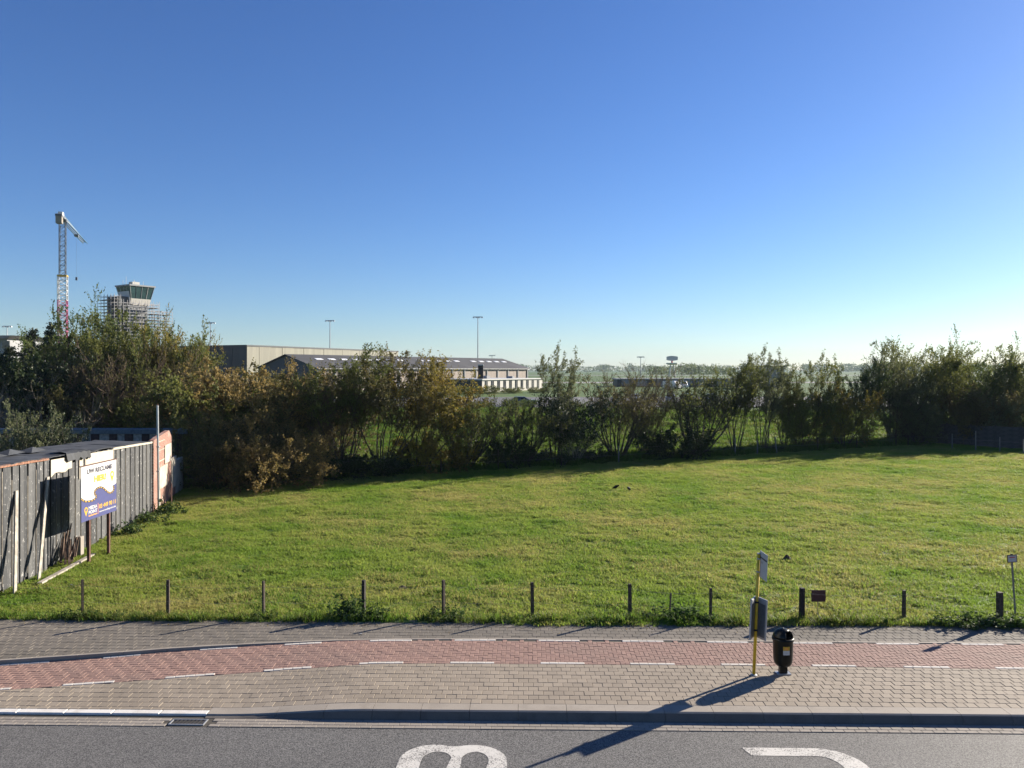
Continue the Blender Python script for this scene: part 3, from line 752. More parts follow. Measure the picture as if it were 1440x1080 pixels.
lplant('conifer_a', 45, 66, 461, .9, 'dark conifer with pointed top left of the crane', None)
lplant('conifer_b', 73, 64, 455, .8, 'dark slender conifer just beside the crane mast', None)
lplant('conifer_a', 12, 64, 486, 1.1, 'low dark conifer at the far left before the terminal roof', None)
lplant('conifer_b', 96, 63, 474, 1.1, 'dark conifer between the crane and the olive tree', None)
for px, y, top, mt in ((5, 58, 500, 'leaf_dark'), (60, 58, 498, 'leaf_dark'), (100, 57, 505, 'leaf_dark')):
    lplant('dense_b', px, y, top, .9, {5: 'black green thicket below the low conifer', 60: 'black green thicket below the slender conifer', 100: 'black green thicket below the rounded bare shrub'}[px], mt, 'shrub')

# fallen leaves along the verge
gl = np.random.default_rng(5); P_ = []
for k in range(520):
    u_ = gl.uniform(-16, 17); v_ = 21.25 - abs(gl.normal(0, .35)); 
    if v_ > PATH_B(u_) + .1: P_.append((*s2w(u_, v_), .012 + gl.uniform(0, .012)))
n_ = len(P_); P_ = np.array(P_); an = gl.uniform(0, 6.283, n_); sz = gl.uniform(.012, .032, n_)
du_ = np.stack([np.cos(an) * sz, np.sin(an) * sz, gl.normal(0, .25, n_) * sz], 1); dv_ = np.stack([-np.sin(an) * sz * .6, np.cos(an) * sz * .6, gl.normal(0, .25, n_) * sz], 1)
tag(link_mesh('fallen_leaves', fast_mesh('fallen_leaves', np.stack([P_ - du_, P_ - dv_, P_ + du_, P_ + dv_], 1).reshape(-1, 3), np.arange(n_ * 4).reshape(n_, 4), M['leaf_tan'])), kind='stuff')
# weeds along the fence
def weed_mesh(seed, n, h, rr, leaf, mat):
    g = np.random.default_rng(seed); polys = []; C = []
    for k in range(n):
        a_ = g.uniform(0, 6.283); r = rr * math.sqrt(g.uniform(0, 1)); p = np.array([r * math.cos(a_), r * math.sin(a_) * .6, -.03])
        d = np.array([g.normal(0, .35), g.normal(0, .35), 1]); L = h * g.uniform(.4, 1.1) * (1.15 - .5 * r / rr)
        pts = walk(g, p, d / np.linalg.norm(d), L, 5, .2, .12, (0, 0)); polys.append((pts, .006 * np.linspace(1, .4, 5)))
        m = int(22 * L / .4) + 6; w_ = g.uniform(0, 1, m) * 3.99; ii = w_.astype(int); C.append(pts[ii] + (pts[ii + 1] - pts[ii]) * (w_ - ii)[:, None] + g.normal(0, .02, (m, 3)))
    V, Q, _ = tubes(polys, 3)
    return fast_mesh('stem', V, Q, M['bark']), leaves_mesh('leaf_mass', g, np.concatenate(C), leaf, M[mat], .6)
WEED = [weed_mesh(k, 26, .62, .5, .085, 'weed') for k in range(4)]
def weed(px, py, s, label, sx=1.0, z=1.0, xy=None, mat=None):
    x, y = xy or ground_at(px, py); r = empty('weed', (x, y, gz(x, y)), random.uniform(-.4, .4)); r.scale = (s * sx, s, s * z); tag(r, label, 'weed')
    a_, b = random.choice(WEED); o_ = link_mesh('stems', a_, r); tag(o_, kind='stuff'); link_mesh('foliage', b, r)
    return r
weed(490, 869, 1.1, 'tall bushy weed clump at the foot of the fourth fence post', 1.2, 1.1)
weed(520, 870, .7, 'low weed clump just past the fourth fence post', 1.3)
weed(624, 870, .7, 'leafy weeds around the foot of the fifth fence post', 1.5)
weed(957, 872, 1.0, 'spreading weed clump under the short tilted stake', 1.6, .8)
weed(985, 873, .7, 'weeds between the short tilted stake and the thin post', 1.0, .7)
weed(905, 870, .6, 'low weeds beside the dark seventh post', 1.4, .6)
weed(108, 868, .65, 'weed clump at the foot of the first fence post', 1.6, .8)
weed(150, 870, .5, 'weeds beyond the first fence post', 1.6, .7)
weed(370, 868, .5, 'weeds round the foot of the third fence post', 1.6, .7)
weed(750, 871, .45, 'little weeds at the foot of the sixth fence post', 1.4, .7)
weed(1155, 874, .5, 'weeds below the red brown plate', 1.5, .6)
weed(1345, 880, .9, 'dark nettle clump before the thick last post', 1.6, .7)
weed(1385, 881, .95, 'dark nettle clump between the thick last post and the sign on a stick', 1.6, .75)
weed(1430, 881, .9, 'dark nettle clump under the sign on a leaning stick', 1.4, .7)
weed(0, 0, 1.5, 'leafy weeds where the grey boards meet the brick wall', 1.2, .9, xy=(-16.7, 37.2))
weed(0, 0, 1.5, 'leafy weeds against the last grey boards', 1.2, .8, xy=(-16.6, 35.0))
weed(0, 0, 1.2, 'brownish weeds along the boards behind the billboard', 1.2, .9, xy=(-16.4, 32.6))
weed(0, 0, .9, 'green nettle at the foot of the hedge beside the concrete wall', 1.2, 1.3, xy=(-17.4, 44.5))

# ------------------------------------------------------------------ roadside fence
def post(parent, x, y, h, w, mat, lean=(0, 0), rnd=False, name='post'):
    z = gz(x, y); mb = MB(); n = 7 if rnd else 4
    k = random.uniform(.9, 1.1)
    mb.bar((0, 0, -.3), (lean[0] * h, lean[1] * h, h), w * k, w * .92, n=n)
    tip = [(lean[0] * h, lean[1] * h, h)]
    o = mb.build(name, mat, parent, (x - parent.location.x, y - parent.location.y, z - parent.location.z), (0, 0, random.uniform(.5, 1.0)))
    return o
fx, fy = ground_at(371, 862)
fence = empty('wire_fence', (fx, fy, 0)); tag(fence, 'low wire fence on weathered wooden posts between pavement and meadow', 'fence')
FP = [(-20, 866, 817, .055, 'post'), (116, 866, 815, .045, 'post'), (236, 866, 816, .06, 'post'), (371, 866, 817, .045, 'post'), (511, 864, 816, .065, 'post_dark'), (624, 865, 816, .055, 'post'), (749, 866, 819, .055, 'post'), (886, 868, 821, .06, 'post'),
      (999, 870, 827, .045, 'post'), (1127, 872, 827, .085, 'post_dark'), (1271, 870, 830, .055, 'post'), (1406, 876, 833, .095, 'post'), (1520, 880, 835, .06, 'post')]
tops = []
for px, yb, yt, w, mt in FP:
    x, y = ground_at(px, yb); h = (yb - yt) * y / F_PX; ln = (random.uniform(-.02, .02) + (.03 if px == 1127 else 0), random.uniform(-.02, .02))
    post(fence, x, y, h, w, M[mt], ln); tops.append((x, y, gz(x, y), h))
x, y = ground_at(941, 866); post(fence, x, y, .62, .03, M['post_dark'], (.12, .02), name='stake')
for hh in (.42, .86):
    for (a_, b) in zip(tops[:-1], tops[1:]):
        pts = []
        for k in range(7):
            t = k / 6; pts.append((a_[0] * (1 - t) + b[0] * t - fx, a_[1] * (1 - t) + b[1] * t - fy - .05, (a_[2] + a_[3] * hh) * (1 - t) + (b[2] + b[3] * hh) * t - .07 * 4 * t * (1 - t)))
        MB().path(pts, .0028, 4).build('wire', M['wire'], fence, fix=False)

# red brown plate on a stick
x, y = ground_at(1151, 868)
pl = empty('small_plate', (x, y, gz(x, y))); tag(pl, 'small dark red brown plate on a thin stick behind the fence', 'plate')
o = MB().box((-.20, -.012, .44), (.20, .012, .77)).build('plate', M['red_brown'], pl); bevel(o, .006)
MB().bar((-.01, .02, -.3), (-.01, .02, .70), .012).build('stick', M['post_grey'], pl)
# sign on a leaning stick
x, y = ground_at(1428, 866)
sg = empty('notice_sign', (x, y, gz(x, y))); tag(sg, 'small white framed notice on a tall leaning grey stick', 'sign')
sg.rotation_euler = (0, R(-3.8), 0)
MB().box((-.022, -.012, -.3), (.022, .012, 1.62)).build('stick', M['post_grey'], sg)
o = MB().box((-.14, -.022, 1.52), (.14, -.013, 1.74)).build('frame', M['red_brown'], sg)
f2 = MB().box((-.118, -.026, 1.542), (.118, -.0225, 1.718)).build('notice', M['white'], o)
MB().box((-.08, -.0285, 1.655), (.08, -.0265, 1.682)).build('print', M['red_print'], o)
MB().box((-.06, -.0285, 1.61), (.06, -.0265, 1.622)).build('print', M['alu'], o)
MB().box((-.03, -.018, 1.741), (.03, .006, 1.765)).build('clip', M['post_dark'], sg)

# ------------------------------------------------------------------ bus stop pole
bx, by = ground_at(1060, 949.5)
bs = empty('bus_stop_pole', (bx, by, 0)); tag(bs, 'yellow bus stop pole with white flag sign and two timetable frames', 'bus stop'); bs.rotation_euler = (0, R(2.4), 0)
o = MB().bar((0, 0, -.2), (0, 0, 2.78), .036, n=16).build('pole', M['yellow'], bs); o.data.polygons.foreach_set('use_smooth', [len(p.vertices) == 4 for p in o.data.polygons])
MB().bar((0, 0, 2.78), (0, 0, 2.80), .039, n=16).build('cap', M['alu'], bs)
MB().lathe([(.036, .0), (.075, .0), (.075, .018), (.045, .03), (.036, .03)], 16).build('foot_plate', M['alu'], bs)
fl = MB().box((.034, -.47, 2.27), (.050, .03, 2.86)).build('flag_sign', M['white'], bs); bevel(fl, .005)
MB().box((.031, -.472, 2.70), (.0335, .032, 2.735)).build('stripe', M['navy_dark'], fl)
MB().box((.0315, -.20, 2.60), (.0335, -.06, 2.635)).build('print', M['alu'], fl)
for zz in (2.36, 2.66): MB().bar((0, 0, zz), (0, 0, zz + .03), .043, n=12).build('clamp', M['alu'], bs)
def timetable(sgn):
    ang = math.atan2(-.85, .36 if sgn > 0 else -.55); r = empty('timetable_frame', (0, 0, 0)); COL.objects.unlink(r); bpy.data.objects.remove(r)
    w = .38; o = MB().box((.02, -.018, .88), (w, .018, 1.80)).build('timetable_frame', M['alu'], bs, (0.0, .085, 0), (0, 0, ang)); bevel(o, .006)
    s_ = -1 if sgn < 0 else 1
    y0, y1 = ((-.0235, -.019) if sgn > 0 else (.019, .0235))
    MB().box((.05, y0, .93), (w - .03, y1, 1.68)).build('timetable_face', M['inside'], o)
    MB().box((.05, y0, 1.70), (w - .03, y1, 1.775)).build('header_strip', M['alu'], o)
    y2, y3 = ((.019, .0225) if sgn > 0 else (-.0225, -.019))
    MB().box((.05, y2, .93), (w - .03, y3, 1.775)).build('timetable_back', M['white'], o)
timetable(-1); timetable(1)
for zz in (1.02, 1.66):
    MB().box((-.05, -.042, zz), (.05, .10, zz + .04)).build('bracket', M['post_dark'], bs)

# ------------------------------------------------------------------ litter bin
bx, by = ground_at(1101, 947)
bn = empty('litter_bin', (bx, by, 0)); tag(bn, 'black plastic litter bin with domed lid and yellow white sticker', 'litter bin')
MB().box((-.16, -.10, .0), (.16, .10, .02)).build('foot_plate', M['alu'], bn)
MB().box((-.085, -.06, .02), (.085, .06, .30)).build('stand', M['black'], bn)
body = MB().lathe([(.0, .165), (.09, .17), (.155, .20), (.195, .25), (.212, .32), (.218, .45), (.224, .72), (.226, .78)], 32).build('body', M['black'], bn, smooth_=True)
MB().lathe([(.224, .775), (.243, .78), (.247, .80), (.243, .835), (.226, .84)], 32).build('rim', M['black'], bn, smooth_=True)
# domed lid with an opening at the front right
mb = MB(); n, m = 36, 9
for i in range(m + 1):
    t = i / m * math.pi / 2
    for k in range(n):
        a_ = 2 * math.pi * k / n; mb.v.append((.228 * math.cos(t) * math.cos(a_), .228 * math.cos(t) * math.sin(a_), .838 + .21 * math.sin(t)))
for i in range(m):
    for k in range(n):
        a_ = (k + .5) / n * 360
        if i < 5 and 268 < a_ < 352: continue
        mb.f.append((i * n + k, i * n + (k + 1) % n, (i + 1) * n + (k + 1) % n, (i + 1) * n + k)); mb.m.append(0)
lid = mb.build('lid', M['black'], bn, smooth_=True, fix=False)
sm = lid.modifiers.new('thickness', 'SOLIDIFY'); sm.thickness = .012; sm.offset = -1
MB().lathe([(.0, .60), (.20, .60), (.205, .835), (.212, .835), (.212, .59), (0, .59)], 24).build('liner', M['rubber'], bn, smooth_=True)
def sticker(z0, z1, a0, a1, mat, name, r=.2285):
    mb = MB(); n = 6
    for k in range(n + 1):
        a_ = R(a0 + (a1 - a0) * k / n); mb.v += [(r * math.cos(a_), r * math.sin(a_), z0), (r * math.cos(a_), r * math.sin(a_), z1)]
    mb.f = [(2 * k, 2 * k + 2, 2 * k + 3, 2 * k + 1) for k in range(n)]; mb.m = [0] * n
    o = mb.build(name, mat, body, fix=False); s_ = o.modifiers.new('thickness', 'SOLIDIFY'); s_.thickness = .002
sticker(.50, .60, 252, 290, M['white'], 'sticker'); sticker(.603, .69, 252, 290, M['gold'], 'sticker', .2285)
sticker(.545, .56, 257, 285, M['alu'], 'sticker_print', .2308); sticker(.63, .665, 262, 280, M['orange'], 'sticker_print', .2308)

# ------------------------------------------------------------------ sheds on the left
t = NT('weathered_board'); oc = t.coord('World'); r = rand_socket(t)
c = t.mix(r, (.026, .028, .031), (.082, .083, .083)); st_ = t.noise(t.mapping(oc, (9, 9, .8)), 2.2, 5, .7)
c = t.mix(t.ramp(st_, .56, .74), c, (.26, .255, .245)); c = t.mix(t.ramp(t.noise(oc, 7, 5, .7), .60, .68), c, (.42, .41, .39))
t.base(c); t.rough(.85); t.bump(st_, .01, .5); M['board'] = t.mat
M['board_pale'] = simple('pale_wood_sunlit_edge', (.30, .27, .225), .85, var=.3, scale=5)
M['cream'] = simple('cream_sheet', (.42, .375, .30), .7, var=.12, scale=2)
M['roofing'] = simple('roofing_felt', (.036, .040, .046), .75, var=.35, scale=1.2, bump=.01)
M['tile_edge'] = simple('terracotta_edge', (.21, .10, .06), .85, var=.35, scale=9)
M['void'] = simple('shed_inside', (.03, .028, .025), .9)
WL = math.hypot(WALL_B[0] - WALL_A[0], WALL_B[1] - WALL_A[1]); WANG = math.atan2(WALL_B[1] - WALL_A[1], WALL_B[0] - WALL_A[0])
# local frame: x runs along the wall away from the street, -y faces the meadow, z up
shed = empty('shed', (WALL_A[0], WALL_A[1], 0), WANG); tag(shed, 'long lean-to shed of dark grey vertical boards with patched felt roof', 'shed')
def topz(x): return 3.98 - .50 * x / WL
x = -.4; k = 0
while x < WL - .05:
    w = random.choice((.20, .24, .26, .28, .30)); w = min(w, WL - x)
    off = -.035 if k % 2 else 0.0; cut = topz(x) - random.choice((0, .02, .05, .03))
    if 3.4 < x < 6.0: cut -= random.uniform(.15, .5)
    z0 = -.1 if random.random() < .75 else .12
    tilt = random.uniform(-.006, .006)
    MB().add([(x, off - .03, z0), (x + w - .012, off - .03, z0), (x + w - .012, off, z0), (x, off, z0), (x + tilt * 3, off - .03, cut), (x + w - .012 + tilt * 3, off - .03, cut), (x + w - .012 + tilt * 3, off, cut), (x + tilt * 3, off, cut)], BOXF).build('board', M['board'], shed)
    if random.random() < .55:
        MB().box((x + w - .02, -.052, z0 + .1), (x + w + .012, -.037, cut - random.uniform(.02, .8))).build('sunlit_edge_strip', M['board_pale'], shed)  # thin pale strips painted as board edges catching the sun
    x += w; k += 1
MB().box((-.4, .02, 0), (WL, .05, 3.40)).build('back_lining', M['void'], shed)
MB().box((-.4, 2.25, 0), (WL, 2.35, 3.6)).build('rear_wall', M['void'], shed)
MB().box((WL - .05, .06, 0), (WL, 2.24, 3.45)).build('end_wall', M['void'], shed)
for (x0, x1, z0, z1, off) in ((3.55, 5.2, 3.35, 3.85, -.075), (6.35, 9.1, 3.12, 3.66, -.075), (5.85, 6.15, 2.95, 3.70, -.07)):
    n = 6; pts = [(x0 + (x1 - x0) * i / n, topz(x0 + (x1 - x0) * i / n) - .04) for i in range(n + 1)] + [(x1 - (x1 - x0) * i / n, z0 + random.uniform(-.10, .08) - .02 * i) for i in range(n + 1)]
    MB().prism(pts, 'y', off - .012, off).build('patch_sheet', M['cream'], shed)
# roof: overlapping sheets of felt, with a timber edge and a terracotta verge near the street
for i in range(9):
    x0 = -.5 + i * 1.55; x1 = x0 + 1.66
    V = []
    for j in range(7):
        yy = -.10 + j * .42
        for q in range(4):
            xx = x0 + (x1 - x0) * q / 3; zz = topz(min(xx, WL)) + .05 + .014 * j + .012 * (i % 2) + random.uniform(-.015, .02)
            V.append((xx, yy, zz))
    fs = [(j * 4 + q, j * 4 + q + 1, (j + 1) * 4 + q + 1, (j + 1) * 4 + q) for j in range(6) for q in range(3)]
    o = MB().add(V, fs).build('roof_sheet', M['roofing'], shed); s_ = o.modifiers.new('thickness', 'SOLIDIFY'); s_.thickness = .02
for i in range(18):
    x0 = -.4 + i * .21; MB().bevbox((x0, -.10, topz(x0) - .03), (x0 + .2, .10, topz(x0) + .035 + random.uniform(0, .02)), .02).build('verge_tile', M['tile_edge'], shed)
MB().add([(9.1, -.09, topz(9.1) - .06), (WL, -.09, topz(WL) - .06), (WL, -.05, topz(WL) - .06), (9.1, -.05, topz(9.1) - .06), (9.1, -.09, topz(9.1) + .03), (WL, -.09, topz(WL) + .03), (WL, -.05, topz(WL) + .03), (9.1, -.05, topz(9.1) + .03)], BOXF).build('roof_edge', M['cream'], shed)
for i, (xx, yy) in enumerate(((2.2, 1.2), (4.0, 1.5), (5.2, 1.3))):
    MB().add([(xx - .5, yy - .2, topz(xx) + .16), (xx + .5, yy - .3, topz(xx) + .17), (xx + .45, yy + .3, topz(xx) + .2), (xx - .4, yy + .35, topz(xx) + .2), (xx, yy, topz(xx) + .34)], [(0, 1, 4), (1, 2, 4), (2, 3, 4), (3, 0, 4), (3, 2, 1, 0)]).build('felt_fold', M['roofing'], shed)
# crumpled tarpaulin hanging over the edge
V = []; n = 14
for i in range(n):
    x = 4.6 + i * .16
    for j, (yy, zz) in enumerate(((.5, .16), (.1, .15), (-.14, .10), (-.17, -.10 - .12 * abs(math.sin(i * .9))))): V.append((x, yy + random.uniform(-.03, .02), topz(x) + zz + random.uniform(-.03, .03)))
tarp = MB().add(V, [(i * 4 + j, (i + 1) * 4 + j, (i + 1) * 4 + j + 1, i * 4 + j + 1) for i in range(n - 1) for j in range(3)]).build('tarpaulin', M['roofing'], shed)
# planks leaning on the wall
def shed_pt(x, y): c_, s_ = math.cos(WANG), math.sin(WANG); return (WALL_A[0] + x * c_ - y * s_, WALL_A[1] + x * s_ + y * c_)
for (x0, x1, h, w, lb, mt) in ((.25, 1.1, 3.1, .16, 'pale weathered plank standing upright against the shed boards', 'board_pale'), (1.75, 3.2, 3.25, .17, 'pale slanting plank propped against the shed boards', 'board_pale')):
    a_ = shed_pt(x0, -.45); o = empty('plank', (a_[0], a_[1], 0), WANG); bpy.data.objects.remove(o)
    me = MB().add([(0, -.04, 0), (w, -.04, 0), (w, 0, 0), (0, 0, 0), (x1 - x0, .33, h), (x1 - x0 + w, .33, h), (x1 - x0 + w, .37, h), (x1 - x0, .37, h)], BOXF).build('plank', M[mt], None, (a_[0], a_[1], 0.0), (0, 0, WANG)); tag(me, lb, 'plank')
a_ = shed_pt(1.2, -.75); L = 4.0
o = MB().box((0, -.12, 0.0), (L, .04, .06)).build('plank', M['board_pale'], None, (a_[0], a_[1], .05), (0, 0, WANG + R(-1))); tag(o, 'long pale plank lying in the grass along the shed', 'plank')
# heap of rotten wood
a_ = shed_pt(4.1, -.3); hp_ = empty('wood_heap', (a_[0], a_[1], 0), WANG); tag(hp_, 'small heap of rotten broken wood leaning against the shed below the billboard shadow', 'wood heap')
M['rotten'] = simple('rotten_wood', (.10, .065, .045), .9, var=.5, scale=7)
for k in range(16):
    p = (random.uniform(-.5, .4), random.uniform(-.3, .05), random.uniform(0, .3)); q = (p[0] + random.uniform(.1, .8), p[1] + random.uniform(-.02, .25), p[2] + random.uniform(.5, 1.0))
    MB().bar(p, q, random.uniform(.03, .07), random.uniform(.01, .04), n=4).build('branch', M['rotten'], hp_)
a_ = shed_pt(5.2, -.35); o = MB().bevbox((-.14, -.1, -.2), (.14, .1, .75), .02).build('concrete_post', M['gutter'], None, (a_[0], a_[1], 0), (0, 0, WANG)); tag(o, 'stubby grey post standing beside the heap of rotten wood', 'post')

# brick and concrete wall beyond the shed
t = NT('old_brickwork'); oc = t.coord('Object'); mp = t.mapping(oc, (1, 1, 1), (R(90), 0, 0))
bt = t.node('ShaderNodeTexBrick'); t.l.new(mp, bt.inputs['Vector']); bt.inputs['Scale'].default_value = 1.0; bt.inputs['Brick Width'].default_value = .22; bt.inputs['Row Height'].default_value = .075; bt.inputs['Mortar Size'].default_value = .007
bt.inputs['Color1'].default_value = (.26, .115, .085, 1); bt.inputs['Color2'].default_value = (.20, .085, .062, 1); bt.inputs['Mortar'].default_value = (.33, .27, .22, 1)
t.base(t.mix(t.ramp(t.noise(oc, 1.4, 5), .52, .72), bt.outputs['Color'], (.32, .26, .215))); t.rough(.9); t.bump(bt.outputs['Fac'], .006, -.6 if False else .6); M['brickwork'] = t.mat
M['concrete_pale'] = simple('pale_concrete', (.36, .325, .265), .85, var=.22, scale=1.6, bump=.006)
WL2 = math.hypot(WALL_C[0] - WALL_B[0], WALL_C[1] - WALL_B[1]); WA2 = math.atan2(WALL_C[1] - WALL_B[1], WALL_C[0] - WALL_B[0])
bw = empty('garden_wall', (WALL_B[0], WALL_B[1], 0), WA2); tag(bw, 'patched wall of red brick and pale concrete panels at the end of the shed', 'wall')
MB().prism([(.12, -.2), (WL2, -.2), (WL2, 2.2), (4.6, 2.2), (4.6, 3.35), (3.9, 3.75), (1.2, 3.62), (.12, 3.52)], 'y', -.10, .12).build('brickwork', M['brickwork'], bw)
MB().box((0.0, -.13, -.2), (.11, .12, 3.55)).build('pier', M['brickwork'], bw)
for (x0, x1, z0, z1) in ((1.35, 3.3, .95, 2.05), (2.65, 4.3, 2.1, 3.05), (1.3, 1.5, .0, .93), (4.35, WL2 + .02, .55, 2.22)):
    MB().bevbox((x0, -.145, z0), (x1, -.102, z1), .01).build('concrete_panel', M['concrete_pale'], bw)
for z in (2.35, 2.9, 3.35): MB().box((1.25, -.125, z), (2.62, -.102, z + .045)).build('mortar_band', M['concrete_pale'], bw)
MB().box((WL2 + .03, -.1, -.2), (WL2 + 2.2, .1, 1.9)).build('low_panel', M['concrete_pale'], bw)
# metal pole at the wall corner
a_ = (WALL_B[0] + .28, WALL_B[1] + .25)
mp_ = empty('metal_pole', (a_[0], a_[1], 0)); tag(mp_, 'tall thin galvanised pole standing at the corner of shed and brick wall', 'pole')
o = MB().bar((0, 0, -.2), (-.06, 0, 5.25), .055, .05, n=12).build('pole', M['steel'], mp_)
MB().bar((-.06, 0, 5.25), (-.06, 0, 5.33), .03, n=8).build('cap', M['rust'], mp_)
for zz in (2.0, 3.2): MB().box((-.09, -.07, zz), (.05, .07, zz + .05)).build('strap', M['alu'], mp_)

# striped board fence behind the sheds
sf = empty('striped_fence', (-34, 47.2, 0)); tag(sf, 'fence of alternating dark and straw coloured boards with blue grey cap behind the sheds', 'fence')
M['stripe_dark'] = simple('dark_red_board', (.055, .030, .026), .85, var=.3); M['stripe_pale'] = simple('straw_board', (.45, .33, .17), .85, var=.3); M['stripe_grey'] = simple('grey_board', (.32, .30, .27), .85, var=.3)
M['cap'] = simple('blue_grey_sheet', (.085, .115, .135), .55, var=.2)
x = 0; k = 0
while x < 13.7:
    w = random.uniform(.42, .62); MB().box((x, -.02 if k % 2 else .015, -.1), (x + w - .02, .01 if k % 2 else .04, 3.05)).build('board', M['stripe_dark'] if k % 2 else M[random.choice(('stripe_pale', 'stripe_pale', 'stripe_grey'))], sf); x += w; k += 1
MB().prism([(-.12, 3.06), (.16, 3.06), (.16, 3.38), (.02, 3.42), (-.12, 3.34)], 'x', -.2, 14.0).build('cap', M['cap'], sf)
for q in range(6): MB().box((q * 2.7, .05, -.1), (q * 2.7 + .1, .15, 3.05)).build('post', M['post_dark'], sf)

# ------------------------------------------------------------------ billboard
BX, BY0, BY1, BZ0, BZ1 = -15.2, 27.1, 29.5, 1.6, 3.56
bb = empty('billboard', (BX, (BY0 + BY1) / 2, 0)); tag(bb, 'white and navy advertising board on two rusty posts in front of the shed', 'billboard')
W_, Hh = BY1 - BY0, BZ1 - BZ0
MB().box((-.03, -W_ / 2, BZ0), (0, W_ / 2, BZ1)).build('panel', M['white'], bb)
fr = MB(); fr.box((-.055, -W_ / 2 - .03, BZ1), (.012, W_ / 2 + .03, BZ1 + .03)); fr.build('top_rail', M['rust'], bb)
for yy in (-W_ / 2 + .62, W_ / 2 - .42): MB().box((-.12, yy - .045, -.5), (-.032, yy + .045, BZ1 - .05)).build('post', M['rust'], bb)
panel = [o for o in bb.children if o.name.startswith('panel')][0]
def bpt(x, y, d): return (d, -W_ / 2 + x * W_, BZ1 - y * Hh)
def bshape(name, pts, d, mat, th=.003):
    n = len(pts); V = [bpt(x, y, d) for x, y in pts] + [bpt(x, y, d + th) for x, y in pts]
    MB().add(V, [(k, (k + 1) % n, n + (k + 1) % n, n + k) for k in range(n)] + [tuple(range(n, 2 * n))]).build(name, mat, panel)
CV = [(0, .575), (.03, .60), (.10, .64), (.18, .655), (.27, .665), (.34, .655), (.40, .632), (.405, .60), (.37, .56), (.355, .52), (.375, .49), (.43, .463), (.48, .455), (.53, .46), (.60, .485), (.66, .53), (.72, .579), (.76, .605), (.81, .622), (.86, .62), (.90, .60), (.925, .564), (.92, .53), (.90, .50)]
bshape('navy_field', CV + [(.93, .485), (1.0, .46), (1.0, 1.0), (0, 1.0)], .001, M['navy'])
def ribbon(name, pts, w, d, mat, step=None):
    P = [np.array(p) for p in pts]; 
    for k, (p, q) in enumerate(zip(P[:-1], P[1:])):
        if step and k % 2: continue
        t_ = q - p; l = np.linalg.norm(t_); nn = np.array([-t_[1], t_[0]]) / l * w; e = t_ / l * (0 if step else w * .3)
        bshape(name, [tuple(p + nn - e), tuple(q + nn + e), tuple(q - nn + e), tuple(p - nn - e)], d + (.0003 * (k % 2)), mat, .001)
ribbon('printed_road', CV, .020, .0042, M['navy_dark'])
fine = []
for p, q in zip(CV[:-1], CV[1:]): fine += [p, ((p[0] + q[0]) / 2, (p[1] + q[1]) / 2)]
ribbon('printed_dash', fine, .0085, .0065, M['gold'], True)
def btext(txt, x, y, size, width, mat, name='lettering', bold=.0):
    cu = bpy.data.curves.new('t', 'FONT'); cu.body = txt; cu.size = 1.0; cu.offset = bold; cu.resolution_u = 3
    ob = bpy.data.objects.new('t', cu); COL.objects.link(ob); dg = bpy.context.evaluated_depsgraph_get(); me = bpy.data.meshes.new_from_object(ob.evaluated_get(dg)); bpy.data.objects.remove(ob)
    co = np.array([v.co[:] for v in me.vertices]); mn, mx = co.min(0), co.max(0)
    sx = width / (mx[0] - mn[0]); sy = size / (mx[1] - mn[1])
    for v in me.vertices: v.co = bpt(x + (v.co.x - mn[0]) * sx, y - (v.co.y - mn[1]) * sy, .0062)
    me.materials.clear(); me.materials.append(mat); me.name = name; link_mesh(name, me, panel)
btext('UW RECLAME', .15, .155, .09, .72, M['navy_dark'], bold=.035); btext('HIER?', .35, .335, .12, .34, M['gold'], bold=.045)
btext('03 449 90 11', .485, .855, .085, .49, M['gold'], bold=.03); btext('www.mediapoint.be', .485, .935, .045, .50, M['white'], bold=.02)
btext('MEDIA', .195, .815, .065, .235, M['white'], bold=.03); btext('POINT', .195, .895, .065, .235, M['white'], bold=.03)
bshape('printed_bar', [(.195, .915), (.43, .915), (.43, .935), (.195, .935)], .0042, M['orange'], .001)
bshape('printed_bar', [(.453, .74), (.462, .74), (.462, .94), (.453, .94)], .0042, M['orange'], .001)
def pin(cx, cy, r, d, m1, m2):
    pts = [(cx + r * math.cos(R(a_)), cy - r * 1.22 * math.sin(R(a_))) for a_ in range(-30, 211, 20)] + [(cx, cy + r * 2.6)]
    bshape('printed_pin', pts, d, m1, .001); bshape('printed_pin_eye', [(cx + r * .5 * math.cos(R(a_)), cy - r * .6 * math.sin(R(a_))) for a_ in range(0, 360, 30)], d + .0013, m2, .001)
pin(.87, .27, .055, .0042, M['gold'], M['white']); pin(.125, .80, .045, .0042, M['gold'], M['navy'])

# ------------------------------------------------------------------ right: plank wall and inner fence, hedge fence
pwA, pwB = ground_at(1268, 621, 0), ground_at(1560, 640, 0)
pw = empty('plank_wall', (pwA[0], pwA[1], 0), math.atan2(pwB[1] - pwA[1], pwB[0] - pwA[0])); tag(pw, 'low wall of dark concrete planks and posts under the big trees', 'wall')
PL = math.hypot(pwB[0] - pwA[0], pwB[1] - pwA[1]); nb = int(PL / 2.0)
M['plank_conc'] = simple('dark_concrete_plank', (.055, .05, .046), .9, var=.3, scale=2)
for b in range(nb + 1): MB().bevbox((b * 2.0 - .06, -.07, -.3), (b * 2.0 + .06, .07, 2.02), .02).build('post', M['plank_conc'], pw)
pm = MB().bevbox((.065, -.025, 0), (1.935, .025, .375), .015).mesh('plank', M['plank_conc'])
for b in range(nb):
    for r_ in range(5): link_mesh('plank', pm, pw, (b * 2.0, random.uniform(-.012, .012), .02 + r_ * .382))
